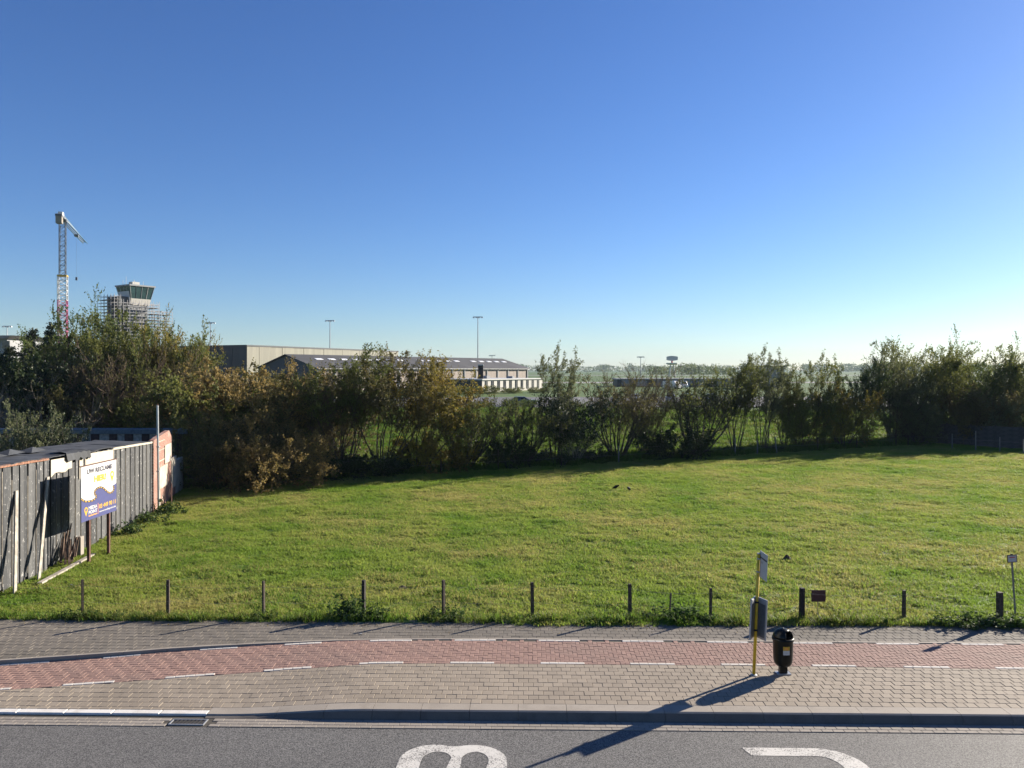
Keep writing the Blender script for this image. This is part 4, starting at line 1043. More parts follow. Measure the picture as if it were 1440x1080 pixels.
def fence_line(label, P, wires, name='wire_fence'):
    f = empty(name, (P[0][0], P[0][1], 0)); tag(f, label, 'fence'); T = []
    for (x, y, h, w, lean) in P: post(f, x, y, h, w, M[random.choice(('post', 'post_grey'))], lean); T.append((x, y, gz(x, y), h))
    for hh in wires:
        for a_, b in zip(T[:-1], T[1:]):
            MB().bar((a_[0] - P[0][0], a_[1] - P[0][1], a_[2] + hh), (b[0] - P[0][0], b[1] - P[0][1], b[2] + hh), .006, n=3, cap=False).build('wire', M['wire'], f, fix=False)
fence_line('thin post and wire fence across the meadow before the plank wall', [(*ground_at(px, py), h, .045, (random.uniform(-.03, .03), 0)) for px, py, h in ((1277, 627, 1.0), (1339, 631, 1.35), (1372, 634, 1.75), (1406, 636, 1.3), (1439, 639, 1.3), (1475, 642, 1.3))], (.5, .95))
fence_line('old post and wire fence in the shade along the hedge', [(*hp(px, -.7), random.uniform(1.2, 1.5), .05, (ln, 0)) for px, ln in ((257, .0), (300, .02), (370, 0), (455, -.03), (540, .02), (620, .0), (700, .03), (790, -.02), (870, 0), (960, .02), (1034, 0), (1065, 0), (1093, -.2), (1150, .02), (1205, 0), (1260, 0))], (.6, 1.1))
x, y = ground_at(241, 712); sp_ = empty('fence_stake', (x, y, gz(x, y))); tag(sp_, 'single rusty stake before the pale concrete panels of the garden wall', 'stake'); MB().bar((0, 0, -.2), (.01, 0, 1.15), .03, n=5).build('stake', M['rust'], sp_)

# molehill, crows, scraps
M['soil'] = simple('dark_soil', (.05, .038, .025), .95, var=.4, scale=10)
def mound(px, py, r, h, label):
    x, y = ground_at(px, py); mb = MB(); n = 12; prof = [(1, -.03), (.8, .25), (.5, .7), (.2, .95), (0.02, 1)]
    for rr, zz in prof:
        for k in range(n): mb.v.append((r * rr * math.cos(6.283 * k / n) * random.uniform(.85, 1.15), r * rr * math.sin(6.283 * k / n) * random.uniform(.85, 1.15), h * zz * random.uniform(.85, 1.15)))
    for i in range(4):
        for k in range(n): mb.f.append((i * n + k, i * n + (k + 1) % n, (i + 1) * n + (k + 1) % n, (i + 1) * n + k)); mb.m.append(0)
    tag(mb.build('molehill', M['soil'], None, (x, y, gz(x, y))), label, 'molehill')
mound(1107, 788, .2, .22, 'small dark molehill in the meadow behind the bus stop flag'); mound(566, 828, .22, .08, 'flat dark clod in the grass between fourth and fifth fence post')
def crow(px, py, rz, label):
    x, y = ground_at(px, py); mb = MB(); 
    mb.lathe([(.0, -.20), (.03, -.17), (.05, -.08), (.085, .0), (.09, .08), (.06, .15), (.05, .18), (.052, .21), (.03, .245), (.008, .29), (0, .30)], 10)
    rot = Matrix.Rotation(R(62), 3, 'X'); mb.v = [tuple(rot @ Vector(p) + Vector((0, 0, .22))) for p in mb.v]
    for s_ in (-1, 1): mb.bar((s_ * .03, 0, -.02), (s_ * .03, -.01, .18), .008, n=4)
    tag(mb.build('crow', M['black'], None, (x, y, gz(x, y)), (0, 0, rz)), label, 'bird')
crow(865, 690, 1.2, 'black crow pecking in the meadow, with the bigger wing patch'); crow(885, 692, -.6, 'black crow walking in the meadow behind the other')
def scrap(px, py, s, label, z=0.0):
    x, y = ground_at(px, py); V = [(random.uniform(-1, 1) * s, random.uniform(-.6, .6) * s, random.uniform(.1, .5) * s) for _ in range(8)]
    import bmesh
    bm = bmesh.new(); [bm.verts.new(p) for p in V]; bmesh.ops.convex_hull(bm, input=bm.verts); me = bpy.data.meshes.new('paper_scrap'); bm.to_mesh(me); bm.free(); me.materials.append(M['white'])
    tag(link_mesh('paper_scrap', me, None, (x, y, z)), label, 'litter')
scrap(508, 892, .06, 'crumpled white paper scrap on the back pavement', .0); scrap(101, 826, .10, 'white scrap lying in the grass near the shed', .05)

# ------------------------------------------------------------------ airport behind
Z0 = FAR_Z
def flat_sheet(name, poly, z, mat):
    tag(MB().add([(x, y, z) for x, y in poly], [tuple(range(len(poly)))]).build(name, mat), kind='structure')
flat_sheet('car_park', [(-70, 116), (70, 122), (80, 165), (-80, 160)], Z0 + .02, M['asphalt'])
M['apron'] = simple('apron_concrete', (.22, .215, .20), .9, var=.1, scale=.05)
flat_sheet('taxiway', [(-20, 330), (420, 350), (440, 385), (-20, 362)], Z0 + .03, M['apron'])
flat_sheet('runway', [(-400, 760), (1200, 800), (1200, 850), (-400, 810)], Z0 + .03, M['apron'])
def ax(px, y): return (px - 720) * y / F_PX
def az(py, y): return CAM_H + (HOR - py) * y / F_PX
D = np.array([.56, .83]); D = D / np.linalg.norm(D); PN = np.array([D[1], -D[0]])      # airport grid: along the sheds, and across towards us
AANG = math.atan2(D[1], D[0])
def ribbed(name, col, period=1.0, rough=.6):
    t = NT(name); oc = t.coord('Object'); wv = t.node('ShaderNodeTexWave'); wv.bands_direction = 'X'; t.l.new(t.mapping(oc, (1, 1, 0.0001)), wv.inputs[0]); wv.inputs['Scale'].default_value = period; wv.inputs['Distortion'].default_value = 0
    st_ = t.noise(t.mapping(oc, (.6, .6, .05)), 1.0, 4)
    t.base(t.mix(t.ramp(st_, .35, .7), tuple(x * .85 for x in col), tuple(x * 1.12 for x in col))); t.rough(rough); t.bump(wv.outputs['Fac'], .05, .5)
    return t.mat
M['clad_beige'] = ribbed('beige_cladding', (.185, .178, .132)); M['clad_dark_shade'] = ribbed('dark_and_shade_cladding', (.022, .032, .038)); M['clad_pink'] = ribbed('pinkish_render', (.25, .20, .168))  # the dark cladding also paints the shade on walls turned from the sun
M['roof_dark'] = simple('dark_roofing', (.045, .045, .048), .8, var=.2, scale=.2); M['white_wall'] = simple('white_wall', (.50, .48, .43), .8, var=.08, scale=.3); M['grey_wall'] = simple('grey_wall', (.25, .26, .27), .8, var=.12, scale=.3)
M['skylight'] = simple('skylight_sheet', (.72, .74, .76), .4, var=.05)
# big hangar; local x along its lit side, y across, away from us
hx, hy = ax(347, 250), 250; hd = np.array([ax(560, 330) - hx, 80.0]); HL = float(np.linalg.norm(hd)); ha = math.atan2(hd[1], hd[0])
hg = empty('hangar', (hx, hy, Z0), ha); tag(hg, 'large flat topped hangar with end wall coloured dark for its shade and long beige ribbed side', 'hangar')
HT = az(487, 250) - Z0
MB().box((.2, .2, 0), (HL - .1, 48, HT - .3)).build('core', M['grey_wall'], hg)
nP = 16
for k in range(nP): MB().box((HL * k / nP + .06, -.05 - .05 * (k % 2), 0), (HL * (k + 1) / nP - .06, .15, HT)).build('wall_panel', M['clad_beige'], hg)
for k in range(8): MB().box((-.05 - .05 * (k % 2), .2 + 48 * k / 8, 0), (.15, .1 + 48 * (k + 1) / 8, HT)).build('end_panel', M['clad_dark_shade'], hg)  # shade of the end wall put into a dark panel colour
MB().box((-.2, -.2, HT + .005), (HL + .1, 48.2, HT + .5)).build('parapet', M['clad_dark_shade'], hg)
# long shed with dark gable roof
sx, sy = ax(403, 206), 206.0; ex, ey = ax(705, 288), 288.0; sd = np.array([ex - sx, ey - sy]); SL = float(np.linalg.norm(sd)); sa = math.atan2(sd[1], sd[0])
gs = empty('gable_shed', (sx, sy, Z0), sa); tag(gs, 'long shed with dark pitched roof, skylights and pinkish beige side wall', 'building')
RZ = az(499, 206) - Z0; EZ = az(518, 245) - Z0; HW = 12.0
MB().prism([(-HW + .2, 0), (HW - .2, 0), (HW - .2, EZ), (0, RZ - .2), (-HW + .2, EZ)], 'x', .2, SL - .2).build('walls', M['clad_pink'], gs)
MB().prism([(-HW + .1, 0), (HW - .1, 0), (HW - .1, EZ), (0, RZ - .15), (-HW + .1, EZ)], 'x', .0, .15).build('gable_wall', M['clad_dark_shade'], gs)
for s_ in (-1, 1):
    MB().add([(-.6, 0, RZ), (SL + .6, 0, RZ), (SL + .6, s_ * (HW + .5), EZ - .12), (-.6, s_ * (HW + .5), EZ - .12), (-.6, 0, RZ + .2), (SL + .6, 0, RZ + .2), (SL + .6, s_ * (HW + .5), EZ + .08), (-.6, s_ * (HW + .5), EZ + .08)], BOXF).build('roof_slope', M['roof_dark'], gs)
sl_ = (RZ - EZ) / HW
for k in range(20):
    x = 6 + k * (SL - 12) / 19
    if k in (8, 14): continue
    y0, y1 = -4.0, -5.0
    MB().add([(x, y0, RZ + .22 + sl_ * y0), (x + 2.4, y0, RZ + .22 + sl_ * y0), (x + 2.4, y1, RZ + .22 + sl_ * y1), (x, y1, RZ + .22 + sl_ * y1), (x, y0, RZ + .34 + sl_ * y0), (x + 2.4, y0, RZ + .34 + sl_ * y0), (x + 2.4, y1, RZ + .34 + sl_ * y1), (x, y1, RZ + .34 + sl_ * y1)], BOXF).build('skylight', M['skylight'], gs)
for k in range(17): MB().box((k * (SL - .6) / 16, -HW - .05, 0), (k * (SL - .6) / 16 + .45, -HW + .22, EZ - .15)).build('pilaster', M['grey_wall'], gs)
MB().box((0, -HW - .5, EZ - .25), (SL, -HW - .35, EZ - .05)).build('gutter', M['alu'], gs)
# white flat roofed building, shade of its left side painted as a dark facade
cx, cy = ax(678, 200), 200.0
fb = empty('flat_building', (cx, cy, Z0), AANG); tag(fb, 'low white flat roofed building with tall dark windows before the pitched roof shed', 'building')
FZ = az(533, 200) - Z0; FL, FW = 30.0, 15.0
MB().box((0, 0, 0), (FL, FW, FZ - .3)).build('walls', [M['white_wall']], fb)
MB().box((-.06, .02, 0), (-.005, FW, FZ - .35)).build('painted_shade_facade', M['clad_dark_shade'], fb)
MB().box((-.3, -.3, FZ - .295), (FL + .2, FW + .3, FZ)).build('roof_edge', M['white'], fb)
for k in range(10):
    x = 1.2 + k * 2.85; w = MB().box((x, -.05, .5), (x + 1.2, .0, 2.9)).build('window', M['glass_dark'], fb, (0, -.003, 0)); MB().box((x + .57, -.065, .5), (x + .63, -.052, 2.9)).build('mullion', M['white'], w)
for k in range(5):
    y_ = 1.0 + k * 2.8; MB().box((-.10, y_, .6), (-.062, y_ + 1.7, 2.7)).build('window', M['glass_dark'], fb)
MB().box((9, 5, FZ), (10.5, 7, FZ + .8)).build('roof_unit', M['grey_wall'], fb); MB().box((20, 4, FZ), (21, 6, FZ + .6)).build('roof_unit', M['grey_wall'], fb)
x0, y0 = ax(676, 206), 206; ch = empty('flue', (x0, y0, Z0)); tag(ch, 'dark square flue rising before the pinkish shed wall', 'chimney'); MB().box((-.7, -.7, 0), (.7, .7, az(514, 206) - Z0)).build('stack', M['post_dark'], ch); MB().box((-.8, -.8, az(514, 206) - Z0), (.8, .8, az(514, 206) - Z0 + .25)).build('cap', M['alu'], ch)
# long low grey building, grey block with railing, terminal roof at the left
lx = ax(868, 262); lb_ = empty('low_building', (lx, 262, Z0)); tag(lb_, 'long low blue grey building with a pale roof edge beyond the car park', 'building'); LZ = az(532, 262) - Z0
LL = ax(1064, 262) - lx
MB().box((0, 0, 0), (LL, 12, LZ - .4)).build('walls', M['clad_dark_shade'], lb_); MB().box((-.3, -.3, LZ - .395), (LL + .3, 12.3, LZ)).build('roof_edge', M['white_wall'], lb_)
for k in range(9): MB().box((1.5 + k * 5.1, -.08, .3), (5.2 + k * 5.1, -.005, 2.3)).build('bay_door', M['grey_wall'], lb_)
gx = ax(1103, 236); gb = empty('grey_block', (gx, 236, Z0), R(79)); tag(gb, 'grey block with a railing on its flat roof and a side coloured white for the sun', 'building'); GZ = az(516, 236) - Z0
MB().box((0, .05, 0), (9, 11, GZ)).build('core', M['grey_wall'], gb); MB().box((0, -.05, 0), (9, .045, GZ)).build('painted_sun_wall', M['white_wall'], gb); MB().box((-.25, -.25, GZ + .003), (9.2, 11.2, GZ + .3)).build('roof_edge', M['roof_dark'], gb)  # sun side has its own lighter colour, sunlight painted onto the grey block
for k in range(6): MB().bar((.1, .3 + k * 2.1, GZ + .3), (.1, .3 + k * 2.1, GZ + 1.3), .04, n=4).build('railing_post', M['steel'], gb)
for zz in (.85, 1.3): MB().bar((.1, .2, GZ + zz), (.1, 10.9, GZ + zz), .04, n=4).build('rail', M['steel'], gb)
for k in range(3): MB().box((-.06, 1.2 + k * 3.3, 2.0), (-.005, 3.2 + k * 3.3, 3.4)).build('window', M['glass_dark'], gb)
tx = ax(-60, 240); tb = empty('terminal_building', (tx, 240, Z0)); tag(tb, 'terminal building with overhanging pinkish roof edge behind the dark conifers', 'building'); TZ = az(472, 240) - Z0
MB().box((0, 0, 0), (ax(10, 240) - tx, 20, TZ - 1.0)).build('walls', M['grey_wall'], tb); MB().prism([(-2, TZ - .99), (ax(17, 240) - tx - 1, TZ - .99), (ax(19, 240) - tx + 1, TZ), (-2, TZ)], 'y', -2, 22).build('roof', M['clad_pink'], tb)
for k in range(5): MB().box((2 + k * 3.0, -.08, TZ - 4), (4.4 + k * 3.0, -.005, TZ - 1.6)).build('window', M['glass_dark'], tb)

# light masts
def mast(px, y, top, label, arms=4):
    x = ax(px, y); h = az(top, y) - Z0; m = empty('light_mast', (x, y, Z0)); tag(m, label, 'light mast')
    MB().bar((0, 0, 0), (0, 0, h), .30, .14, n=8).build('pole', M['alu'], m)
    MB().box((-1.9, -.12, h), (1.9, .12, h + .25)).build('crosshead', M['alu'], m)
    for k in range(arms): s_ = -1.7 + k * 3.4 / (arms - 1); MB().box((s_ - .35, -.45, h - .35), (s_ + .35, .45, h - .02)).build('floodlight', M['steel'], m)
mast(296, 320, 454, 'tall light mast above the dark end of the hangar'); mast(464, 330, 451, 'tall light mast beside the beige hangar side'); mast(672, 310, 446, 'tallest light mast above the dark pitched roof')
mast(692, 480, 500, 'short looking far light mast just past the tallest one'); mast(901, 420, 502, 'light mast in the open beyond the long low building'); mast(10, 330, 459, 'light mast behind the terminal roof')
# surveillance radar tower
x = ax(945, 620); rd = empty('radar_tower', (x, 620, Z0)); tag(rd, 'white radar tower with a round platform before the far woods', 'radar tower'); rz_ = az(513, 620) - Z0
for a_ in range(4): MB().bar((3.2 * math.cos(a_ * 1.571 + .8), 3.2 * math.sin(a_ * 1.571 + .8), 0), (1.6 * math.cos(a_ * 1.571 + .8), 1.6 * math.sin(a_ * 1.571 + .8), rz_), .35, n=5).build('leg', M['white'], rd)
MB().lathe([(0, rz_), (3.5, rz_), (4.8, rz_ + .9), (4.8, rz_ + 1.5), (0, rz_ + 1.5)], 16).build('platform', M['white'], rd)
MB().bar((0, 0, rz_ + 1.5), (0, 0, rz_ + 3.2), .7, n=8).build('pedestal', M['red_print'], rd)
V = []
for i in range(9):
    for j in range(5):
        u_ = -1 + i / 4; w_ = -1 + j / 2; V.append((u_ * 4.6, -.9 * u_ * u_, rz_ + 5.2 + w_ * 2.0 * (1 - .35 * u_ * u_)))
o = MB().add(V, [(i * 5 + j, (i + 1) * 5 + j, (i + 1) * 5 + j + 1, i * 5 + j + 1) for i in range(8) for j in range(4)]).build('antenna', M['white'], rd); s_ = o.modifiers.new('thickness', 'SOLIDIFY'); s_.thickness = .25

# control tower under scaffolding
TY = 250.0; sc_ = TY / F_PX
ct = empty('control_tower', (ax(186, TY), TY, Z0), AANG); tag(ct, 'control tower with sloping green glass cab, wrapped in scaffolding', 'control tower')
def tzz(py): return az(py, TY) - Z0
MB().box((-3.2, -3.2, 0), (3.2, 3.2, tzz(430))).build('shaft', M['grey_wall'], ct)
MB().box((-6.2, -3.0, 0), (-3.25, 3.6, tzz(419))).build('stair_block', M['clad_dark_shade'], ct)
def frustum(mb, c, z0, a0, z1, a1):
    return mb.add([(c[0] - a0, c[1] - a0, z0), (c[0] + a0, c[1] - a0, z0), (c[0] + a0, c[1] + a0, z0), (c[0] - a0, c[1] + a0, z0), (c[0] - a1, c[1] - a1, z1), (c[0] + a1, c[1] - a1, z1), (c[0] + a1, c[1] + a1, z1), (c[0] - a1, c[1] + a1, z1)], BOXF)
CC = (.8, -.4)
frustum(MB(), CC, tzz(430), 3.0, tzz(421), 3.4).build('cab_base', M['white_wall'], ct)
M['cab_glass'] = simple('green_glass', (.03, .065, .065), .08, var=.3, scale=.3)
cab = frustum(MB(), CC, tzz(421) + .004, 3.3, tzz(404), 4.1).build('cab_glazing', M['cab_glass'], ct)
for s1 in (-1, 1):
    for s2 in (-1, 1): MB().bar((CC[0] + s1 * 3.32, CC[1] + s2 * 3.32, tzz(421)), (CC[0] + s1 * 4.12, CC[1] + s2 * 4.12, tzz(404)), .10, n=4).build('mullion', M['alu'], cab)
for k in (-1, 0, 1):
    MB().bar((CC[0] + k * 1.7, CC[1] - 3.34, tzz(421)), (CC[0] + k * 2.0, CC[1] - 4.14, tzz(404)), .06, n=4).build('mullion', M['alu'], cab)
    MB().bar((CC[0] - 3.34, CC[1] + k * 1.7, tzz(421)), (CC[0] - 4.14, CC[1] + k * 2.0, tzz(404)), .06, n=4).build('mullion', M['alu'], cab)
MB().box((CC[0] - 4.4, CC[1] - 4.4, tzz(404) + .005), (CC[0] + 4.4, CC[1] + 4.4, tzz(403) + .25)).build('cab_roof', M['grey_wall'], ct)
MB().add([(CC[0] - 3.5, CC[1] - 3.36, tzz(421) - 1.6), (CC[0] - 3.44, CC[1] + 3.2, tzz(421) - 1.6), (CC[0] - 3.9, CC[1] + 3.2, tzz(411)), (CC[0] - 3.96, CC[1] - 3.36, tzz(411)), (CC[0] - 3.6, CC[1] - 3.36, tzz(421) - 1.6), (CC[0] - 3.54, CC[1] + 3.2, tzz(421) - 1.6), (CC[0] - 4.0, CC[1] + 3.2, tzz(411)), (CC[0] - 4.06, CC[1] - 3.36, tzz(411))], BOXF).build('white_sheeting', M['white'], ct)
MB().box((-.6, -1.2, tzz(403) + .25), (1.8, 1.0, tzz(403) + 1.5)).build('roof_unit', M['white_wall'], ct)
for (x, y, h) in ((-3, 2, 2.0), (-1.5, 2.8, 3.4), (1.0, 2.5, 2.6), (3.0, .5, 2.0), (-2, -3, 1.6)): MB().bar((CC[0] + x, CC[1] + y, tzz(403) + .2), (CC[0] + x, CC[1] + y, tzz(403) + h), .06, n=4).build('aerial', M['alu'], ct)
M['scaf'] = simple('scaffold_tube', (.34, .33, .33), .5, metal=.4, var=.2); M['scaf_deck'] = simple('scaffold_deck', (.20, .17, .14), .85, var=.3)
def scaffold(x0, x1, y0, y1, z0, z1, label, bay=2.0, lift=2.0):
    s = empty('scaffold', (ct.location.x, TY, Z0), AANG); tag(s, label, 'scaffold'); mb = MB()
    xs = np.arange(x0, x1 + .01, bay); ys = (y0, y1) if y1 - y0 < 3 else tuple(np.arange(y0, y1 + .01, bay)); zs = np.arange(z0, z1 + .01, lift)
    for x in xs:
        for y in ys: mb.bar((x, y, 0), (x, y, z1 + 1.0), .07, n=4, cap=False)
    for z in zs:
        for dz in (0, 1.0):
            for y in ys: mb.bar((xs[0], y, z + dz), (xs[-1], y, z + dz), .05, n=3, cap=False)
            for x in xs: mb.bar((x, ys[0], z + dz), (x, ys[-1], z + dz), .05, n=3, cap=False)
    o = mb.build('tubes', M['scaf'], s, fix=False); tag(o, kind='stuff')
    for z in zs: MB().box((xs[0], ys[0], z - .06), (xs[-1], ys[-1], z)).build('deck', M['scaf_deck'], s)
scaffold(-8.6, -6.6, -5, 6, 8, tzz(421), 'scaffold along the dark stair block of the control tower'); scaffold(-6, 6, -5.6, -4.2, 8, tzz(428), 'scaffold across the front of the control tower')
scaffold(4.6, 6.6, -4, 6, 6, tzz(430), 'scaffold on the sunlit side of the control tower'); scaffold(7, 11, -5, -1, 4, tzz(441), 'lower scaffold tower stepping down beyond the sunlit side'); scaffold(-14.5, -12.5, 2, 6, 4, tzz(452), 'small low scaffold beside the crane')

# tower crane
CY = 230.0; cxx = ax(88, CY)
cr = empty('tower_crane', (cxx, CY, Z0)); tag(cr, 'tower crane with pink and white lattice mast and blue grey jib', 'crane')
M['mag'] = simple('magenta_paint', (.42, .06, .15), .5, var=.1); M['crane_white'] = simple('crane_white', (.62, .60, .57), .5, var=.1); M['crane_grey'] = simple('crane_grey', (.10, .11, .13), .5, var=.15); M['crane_blue'] = simple('crane_blue', (.05, .12, .18), .45, var=.15)
def cz(py): return az(py, CY) - Z0
def lattice(mb, z0, z1, a, step, r, r2):
    C4 = [(-a, -a), (a, -a), (a, a), (-a, a)]
    for c in C4: mb.bar((*c, z0), (*c, z1), r, n=4)
    n = max(1, round((z1 - z0) / step))
    for k in range(n):
        za, zb = z0 + (z1 - z0) * k / n, z0 + (z1 - z0) * (k + 1) / n
        for i in range(4):
            p, q = C4[i], C4[(i + 1) % 4]
            mb.bar((*p, za), (*q, za), r2, n=3, cap=False); mb.bar((*(p if k % 2 else q), za), (*(q if k % 2 else p), zb), r2, n=3, cap=False)
    return mb
rotm = R(20)
lattice(MB(), 0, cz(422), 1.15, 1.6, .15, .09).build('mast_section', M['mag'], cr, (0, 0, 0), (0, 0, rotm), fix=False)['label'] = 'magenta lower mast section'
lattice(MB(), 0, cz(422), .85, 1.6, .07, .06).build('inner_mast', M['crane_white'], cr, (0, 0, 0), (0, 0, rotm), fix=False)
lattice(MB(), cz(422), cz(388), 1.15, 1.6, .15, .09).build('mast_section', M['crane_white'], cr, (0, 0, 0), (0, 0, rotm), fix=False)['label'] = 'white middle mast section'
MB().box((-1.3, -1.3, cz(389)), (1.3, 1.3, cz(387))).build('collar', M['gold'], cr, None, (0, 0, rotm))
lattice(MB(), cz(387), cz(312), .80, 1.4, .12, .07).build('mast_section', M['crane_grey'], cr, (0, 0, 0), (0, 0, rotm), fix=False)['label'] = 'slim grey upper mast section'
jd = Vector((-17.6, 44, 0)).normalized(); ja = math.atan2(jd.y, jd.x); jz = cz(310)
MB().box((-1.2, -1.2, cz(312)), (1.2, 1.2, cz(309))).build('slewing_ring', M['crane_grey'], cr, None, (0, 0, ja))
jib = MB()
for k in range(24):
    a0, a1 = k * 2.0 - 1, k * 2.0 + 1; h0, h1 = 1.7 * (1 - a0 / 75), 1.7 * (1 - a1 / 75)
    for s_ in (-.7, .7):
        jib.bar((a0, s_, jz + .3), (a1, s_, jz + .3), .12, n=4); jib.bar((a0, s_, jz + .3), ((a0 + a1) / 2, 0, jz + .3 + h0), .07, n=3, cap=False); jib.bar(((a0 + a1) / 2, 0, jz + .3 + h0), (a1, s_, jz + .3), .07, n=3, cap=False)
    jib.bar((a0, 0, jz + .3 + h0), (a1, 0, jz + .3 + h1), .13, n=4); jib.bar((a0, -.7, jz + .3), (a0, .7, jz + .3), .06, n=3, cap=False)
jib.build('jib', M['crane_blue'], cr, None, (0, 0, ja), fix=False)
MB().box((-7.0, -.9, jz + .1), (-1.0, .9, jz + .6)).build('counter_jib', M['crane_grey'], cr, None, (0, 0, ja))
for k in range(3): MB().bevbox((-6.8 + k * .8, -.8, jz - 1.9), (-6.1 + k * .8, .8, jz + .8), .05).build('counterweight', M['gutter'], cr, None, (0, 0, ja))
MB().box((-4, -.6, jz + .62), (-1.5, .6, jz + 1.9)).build('winch_house', M['crane_white'], cr, None, (0, 0, ja))
MB().box((26, -.6, jz - .5), (28, .6, jz + .15)).build('trolley', M['crane_grey'], cr, None, (0, 0, ja))
MB().bar((27, 0, jz - 14), (27, 0, jz - .3), .022, n=4).build('hoist_rope', M['wire'], cr, None, (0, 0, ja)); MB().box((26.6, -.3, jz - 15), (27.4, .3, jz - 14)).build('hook_block', M['crane_grey'], cr, None, (0, 0, ja))

# parked cars
PAINT = {}
def paint(n, c):
    if n not in PAINT: t = NT('car_paint_' + n); t.base(c); t.rough(.3); t.b.inputs['Metallic'].default_value = .3; t.b.inputs['Coat Weight'].default_value = .6; PAINT[n] = t.mat
    return PAINT[n]
M['lamp_clear'] = simple('headlamp', (.7, .7, .68), .2); M['lamp_red'] = simple('tail_lamp', (.35, .02, .02), .3)
def car_meshes(h, L):
    W = 1.78; s = h / 1.46
    prof = [(-L / 2, .35), (-L / 2, .72 * s), (-L / 2 + .12, .90 * s), (-L * .22, .98 * s), (L * .40, .98 * s), (L / 2 - .03, .90 * s), (L / 2, .55), (L / 2 - .04, .30), (-L / 2 + .05, .28)]
    body = MB().prism(prof, 'y', -W / 2, W / 2)
    b, tp, t0, t1 = .97 * s, h, W / 2 - .05, W / 2 - .24
    cab_ = MB().add([(-L * .25, -t0, b), (L * .42, -t0, b), (L * .42, t0, b), (-L * .25, t0, b), (-L * .06, -t1, tp), (L * .28, -t1, tp), (L * .28, t1, tp), (-L * .06, t1, tp)], BOXF)
    return body, cab_, (b, tp, t0, t1, L, W, s)
def car(x, y, rz, name, col, label, h=1.46, L=4.4):
    body, cab_, (b, tp, t0, t1, L, W, s) = car_meshes(h, L)
    r = empty('parked_car', (x, y, Z0 + .02), rz); tag(r, label, 'car', 'cars in the airport car park')
    bo = bevel(body.build('body', paint(name, col), r), .08, 3); bevel(cab_.build('cabin', paint(name, col), r), .09, 3)
    def lerp(z): return (z - b) / (tp - b)
    za, zb = b + .06, tp - .10
    for s_ in (-1, 1):
        ya, yb = t0 + (t1 - t0) * lerp(za) + .008, t0 + (t1 - t0) * lerp(zb) + .008
        xa0, xa1 = -L * .25 + L * .19 * lerp(za) + .16, -L * .25 + L * .19 * lerp(zb) + .10; xb0, xb1 = L * .42 - L * .14 * lerp(za) - .16, L * .42 - L * .14 * lerp(zb) - .10
        mid = L * .09
        MB().add([(xa0, s_ * ya, za), (mid - .04, s_ * ya, za), (mid - .04, s_ * yb, zb), (xa1, s_ * yb, zb)], [(0, 1, 2, 3)]).build('side_window', M['glass_dark'], r)
        MB().add([(mid + .04, s_ * ya, za), (xb0, s_ * ya, za), (xb1, s_ * yb, zb), (mid + .04, s_ * yb, zb)], [(0, 1, 2, 3)]).build('side_window', M['glass_dark'], r)
        for xx in (-L * .31, L * .30):
            w = MB().bar((0, -.11, 0), (0, .11, 0), .32, n=18).build('wheel', M['rubber'], r, (xx, s_ * (W / 2 - .09), .32)); MB().bar((0, s_ * .112, 0), (0, s_ * .122, 0), .20, n=14).build('rim', M['steel'], w)
        MB().box((-L / 2 - .012, s_ * .62 - .2, .62 * s), (-L / 2 + .02, s_ * .62 + .2, .76 * s)).build('headlight', M['lamp_clear'], r); MB().box((L / 2 - .03, s_ * .66 - .16, .66 * s), (L / 2 + .008, s_ * .66 + .16, .84 * s)).build('tail_light', M['lamp_red'], r)
    for (xl, xh, n_) in ((-L * .25, -L * .06, 'windscreen'), (L * .42, L * .28, 'rear_window')):
        o_ = -.012 if xl < 0 else .012; xa = xl + (xh - xl) * lerp(za) + o_; xb = xl + (xh - xl) * lerp(zb) + o_; ya, yb = t0 - .16, t1 - .06
        MB().add([(xa, -ya, za), (xa, ya, za), (xb, yb, zb), (xb, -yb, zb)], [(0, 1, 2, 3)]).build(n_, M['glass_dark'], r)
def carp(px, y, rz, name, col, label, **k): car(ax(px, y), y, rz, name, col, label, **k)
carp(645, 122, math.pi, 'dark_red', (.10, .03, .03), 'dark red car parked below the white flat roofed building', h=1.6, L=4.6); carp(735, 124, math.pi, 'dark_blue', (.03, .06, .12), 'dark blue saloon parked below the sunlit white wall', L=4.6)
carp(472, 120, .9, 'silver', (.42, .44, .46), 'silver car facing the hedge behind the olive willow'); carp(497, 128, 1.2, 'pale_blue', (.30, .38, .46), 'pale blue grey car behind the olive willow', h=1.7)
carp(549, 124, 1.5, 'grey', (.16, .17, .18), 'grey car glimpsed through the brown willow'); carp(512, 127, 1.4, 'graphite', (.06, .065, .07), 'graphite car next to the pale blue grey one')
for px, nm, c, lb in ((868, 'black', (.02, .02, .02), 'black car first in the row beyond the wide fan of twigs'), (893, 'white', (.6, .6, .6), 'white car in the row under the long low building'), (918, 'maroon', (.14, .03, .04), 'maroon car in the row under the long low building'), (943, 'silver', (.42, .44, .46), 'silver car in the row under the radar tower'),
                      (968, 'navy', (.02, .03, .07), 'navy car in the row right of the radar tower'), (1000, 'taupe', (.22, .19, .16), 'taupe car ending the row under the long low building')):
    carp(px, 138, R(80) + random.uniform(-.05, .05), nm, c, lb)
carp(1113, 126, math.pi, 'dark_green', (.03, .06, .05), 'dark car with bright windscreen below the grey block'); carp(1145, 132, 1.3, 'grey', (.16, .17, .18), 'grey car behind the thin wind bent tree')
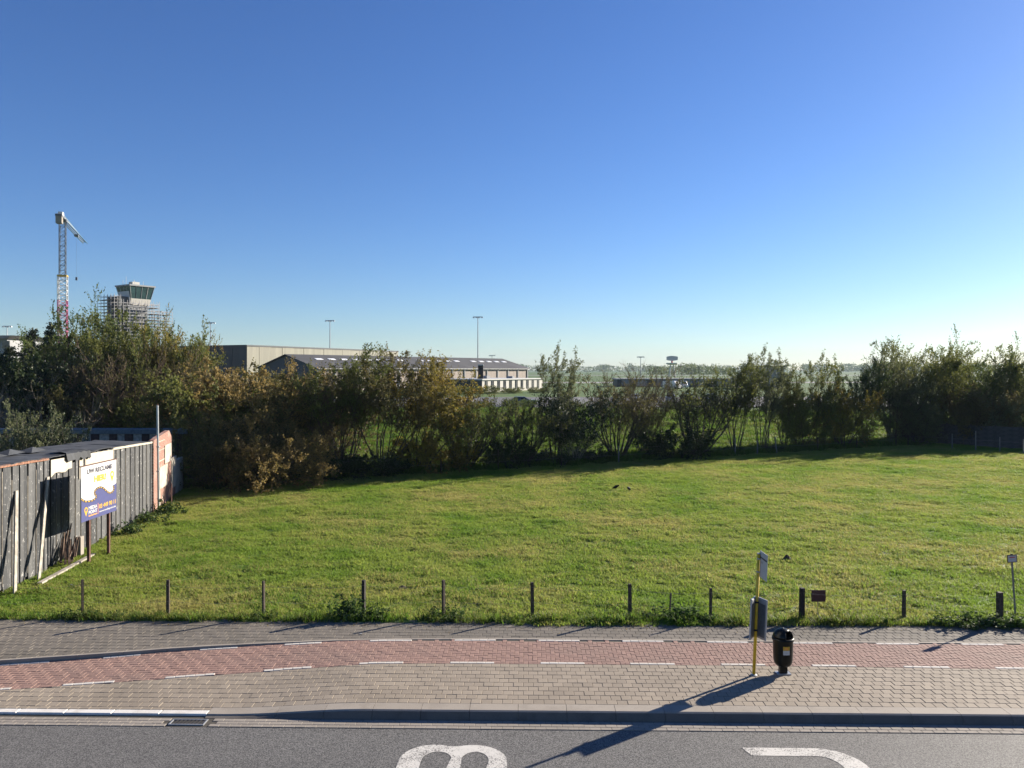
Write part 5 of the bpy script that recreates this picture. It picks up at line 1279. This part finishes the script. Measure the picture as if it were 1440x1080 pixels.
# white vans by the low building
def van(px, y, rz, label):
    v = empty('white_van', (ax(px, y), y, Z0), rz); tag(v, label, 'van', 'white vans by the low building')
    bevel(MB().prism([(-2.7, .4), (-2.7, 1.1), (-2.1, 1.3), (-1.5, 2.2), (-1.2, 2.45), (2.7, 2.45), (2.7, .4)], 'y', -.98, .98).build('body', paint('white', (.6, .6, .6)), v), .08)
    MB().add([(-2.06, -.8, 1.36), (-2.06, .8, 1.36), (-1.54, .75, 2.18), (-1.54, -.75, 2.18)], [(0, 1, 2, 3)]).build('windscreen', M['glass_dark'], v, (-.02, 0, .01))
    for xx in (-1.7, 1.7):
        for s_ in (-1, 1): MB().bar((xx, s_ * .80, .36), (xx, s_ * 1.0, .36), .36, n=14).build('wheel', M['rubber'], v)
van(945, 232, 2.4, 'white van standing before the low building, nose towards the sun'); van(958, 236, 1.9, 'white van parked close behind the other van')

# far woods
def woods(name, seed, clumps, leaf, mat):
    g = np.random.default_rng(seed); C = []
    for (x, y, w, h) in clumps:
        n = int(w * h * 1.9 / (leaf * leaf)) + 20
        p = g.normal(0, 1, (n, 3)); p /= np.linalg.norm(p, axis=1)[:, None]; p *= (g.uniform(.45, 1, n) ** .5)[:, None]
        C.append(np.array([x, y, Z0 + h * .48]) + p * np.array([w * .5, w * .35, h * .52]))
    o = link_mesh(name, leaves_mesh(name, g, np.concatenate(C), leaf, M[mat], .9)); tag(o, kind='stuff')
g = np.random.default_rng(77); cl = []
for k in range(330):
    y = g.uniform(2200, 2800); x = g.uniform(-.75, .75) * y; cl.append((x, y, g.uniform(26, 60), g.uniform(15, 25) + (5 if x > 700 else 0)))
woods('far_wood', 1, cl, 4.2, 'leaf_green')
cl = []
for k in range(34):
    px = g.uniform(905, 1035); y = g.uniform(880, 1000); e = 1 - abs(px - 965) / 80; cl.append((ax(px, y), y, g.uniform(10, 18), 7 + 6 * max(0, e) + g.uniform(-1, 2)))
woods('near_wood', 2, cl, 1.6, 'leaf_green')

# air between here and the far woods
hz = MB().box((-5200, -60, -3.0), (5200, 4200, 75)).build('haze', M['white']); hz.data.materials.clear()
hm = bpy.data.materials.new('haze'); hm.use_nodes = True; nn = hm.node_tree.nodes; nn.remove(nn['Principled BSDF'])
pv = nn.new('ShaderNodeVolumePrincipled'); pv.inputs['Color'].default_value = (.68, .82, 1.0, 1); pv.inputs['Density'].default_value = .00008; pv.inputs['Anisotropy'].default_value = 0.0
hm.node_tree.links.new(pv.outputs[0], nn['Material Output'].inputs['Volume']); hz.data.materials.append(hm); tag(hz, kind='stuff')
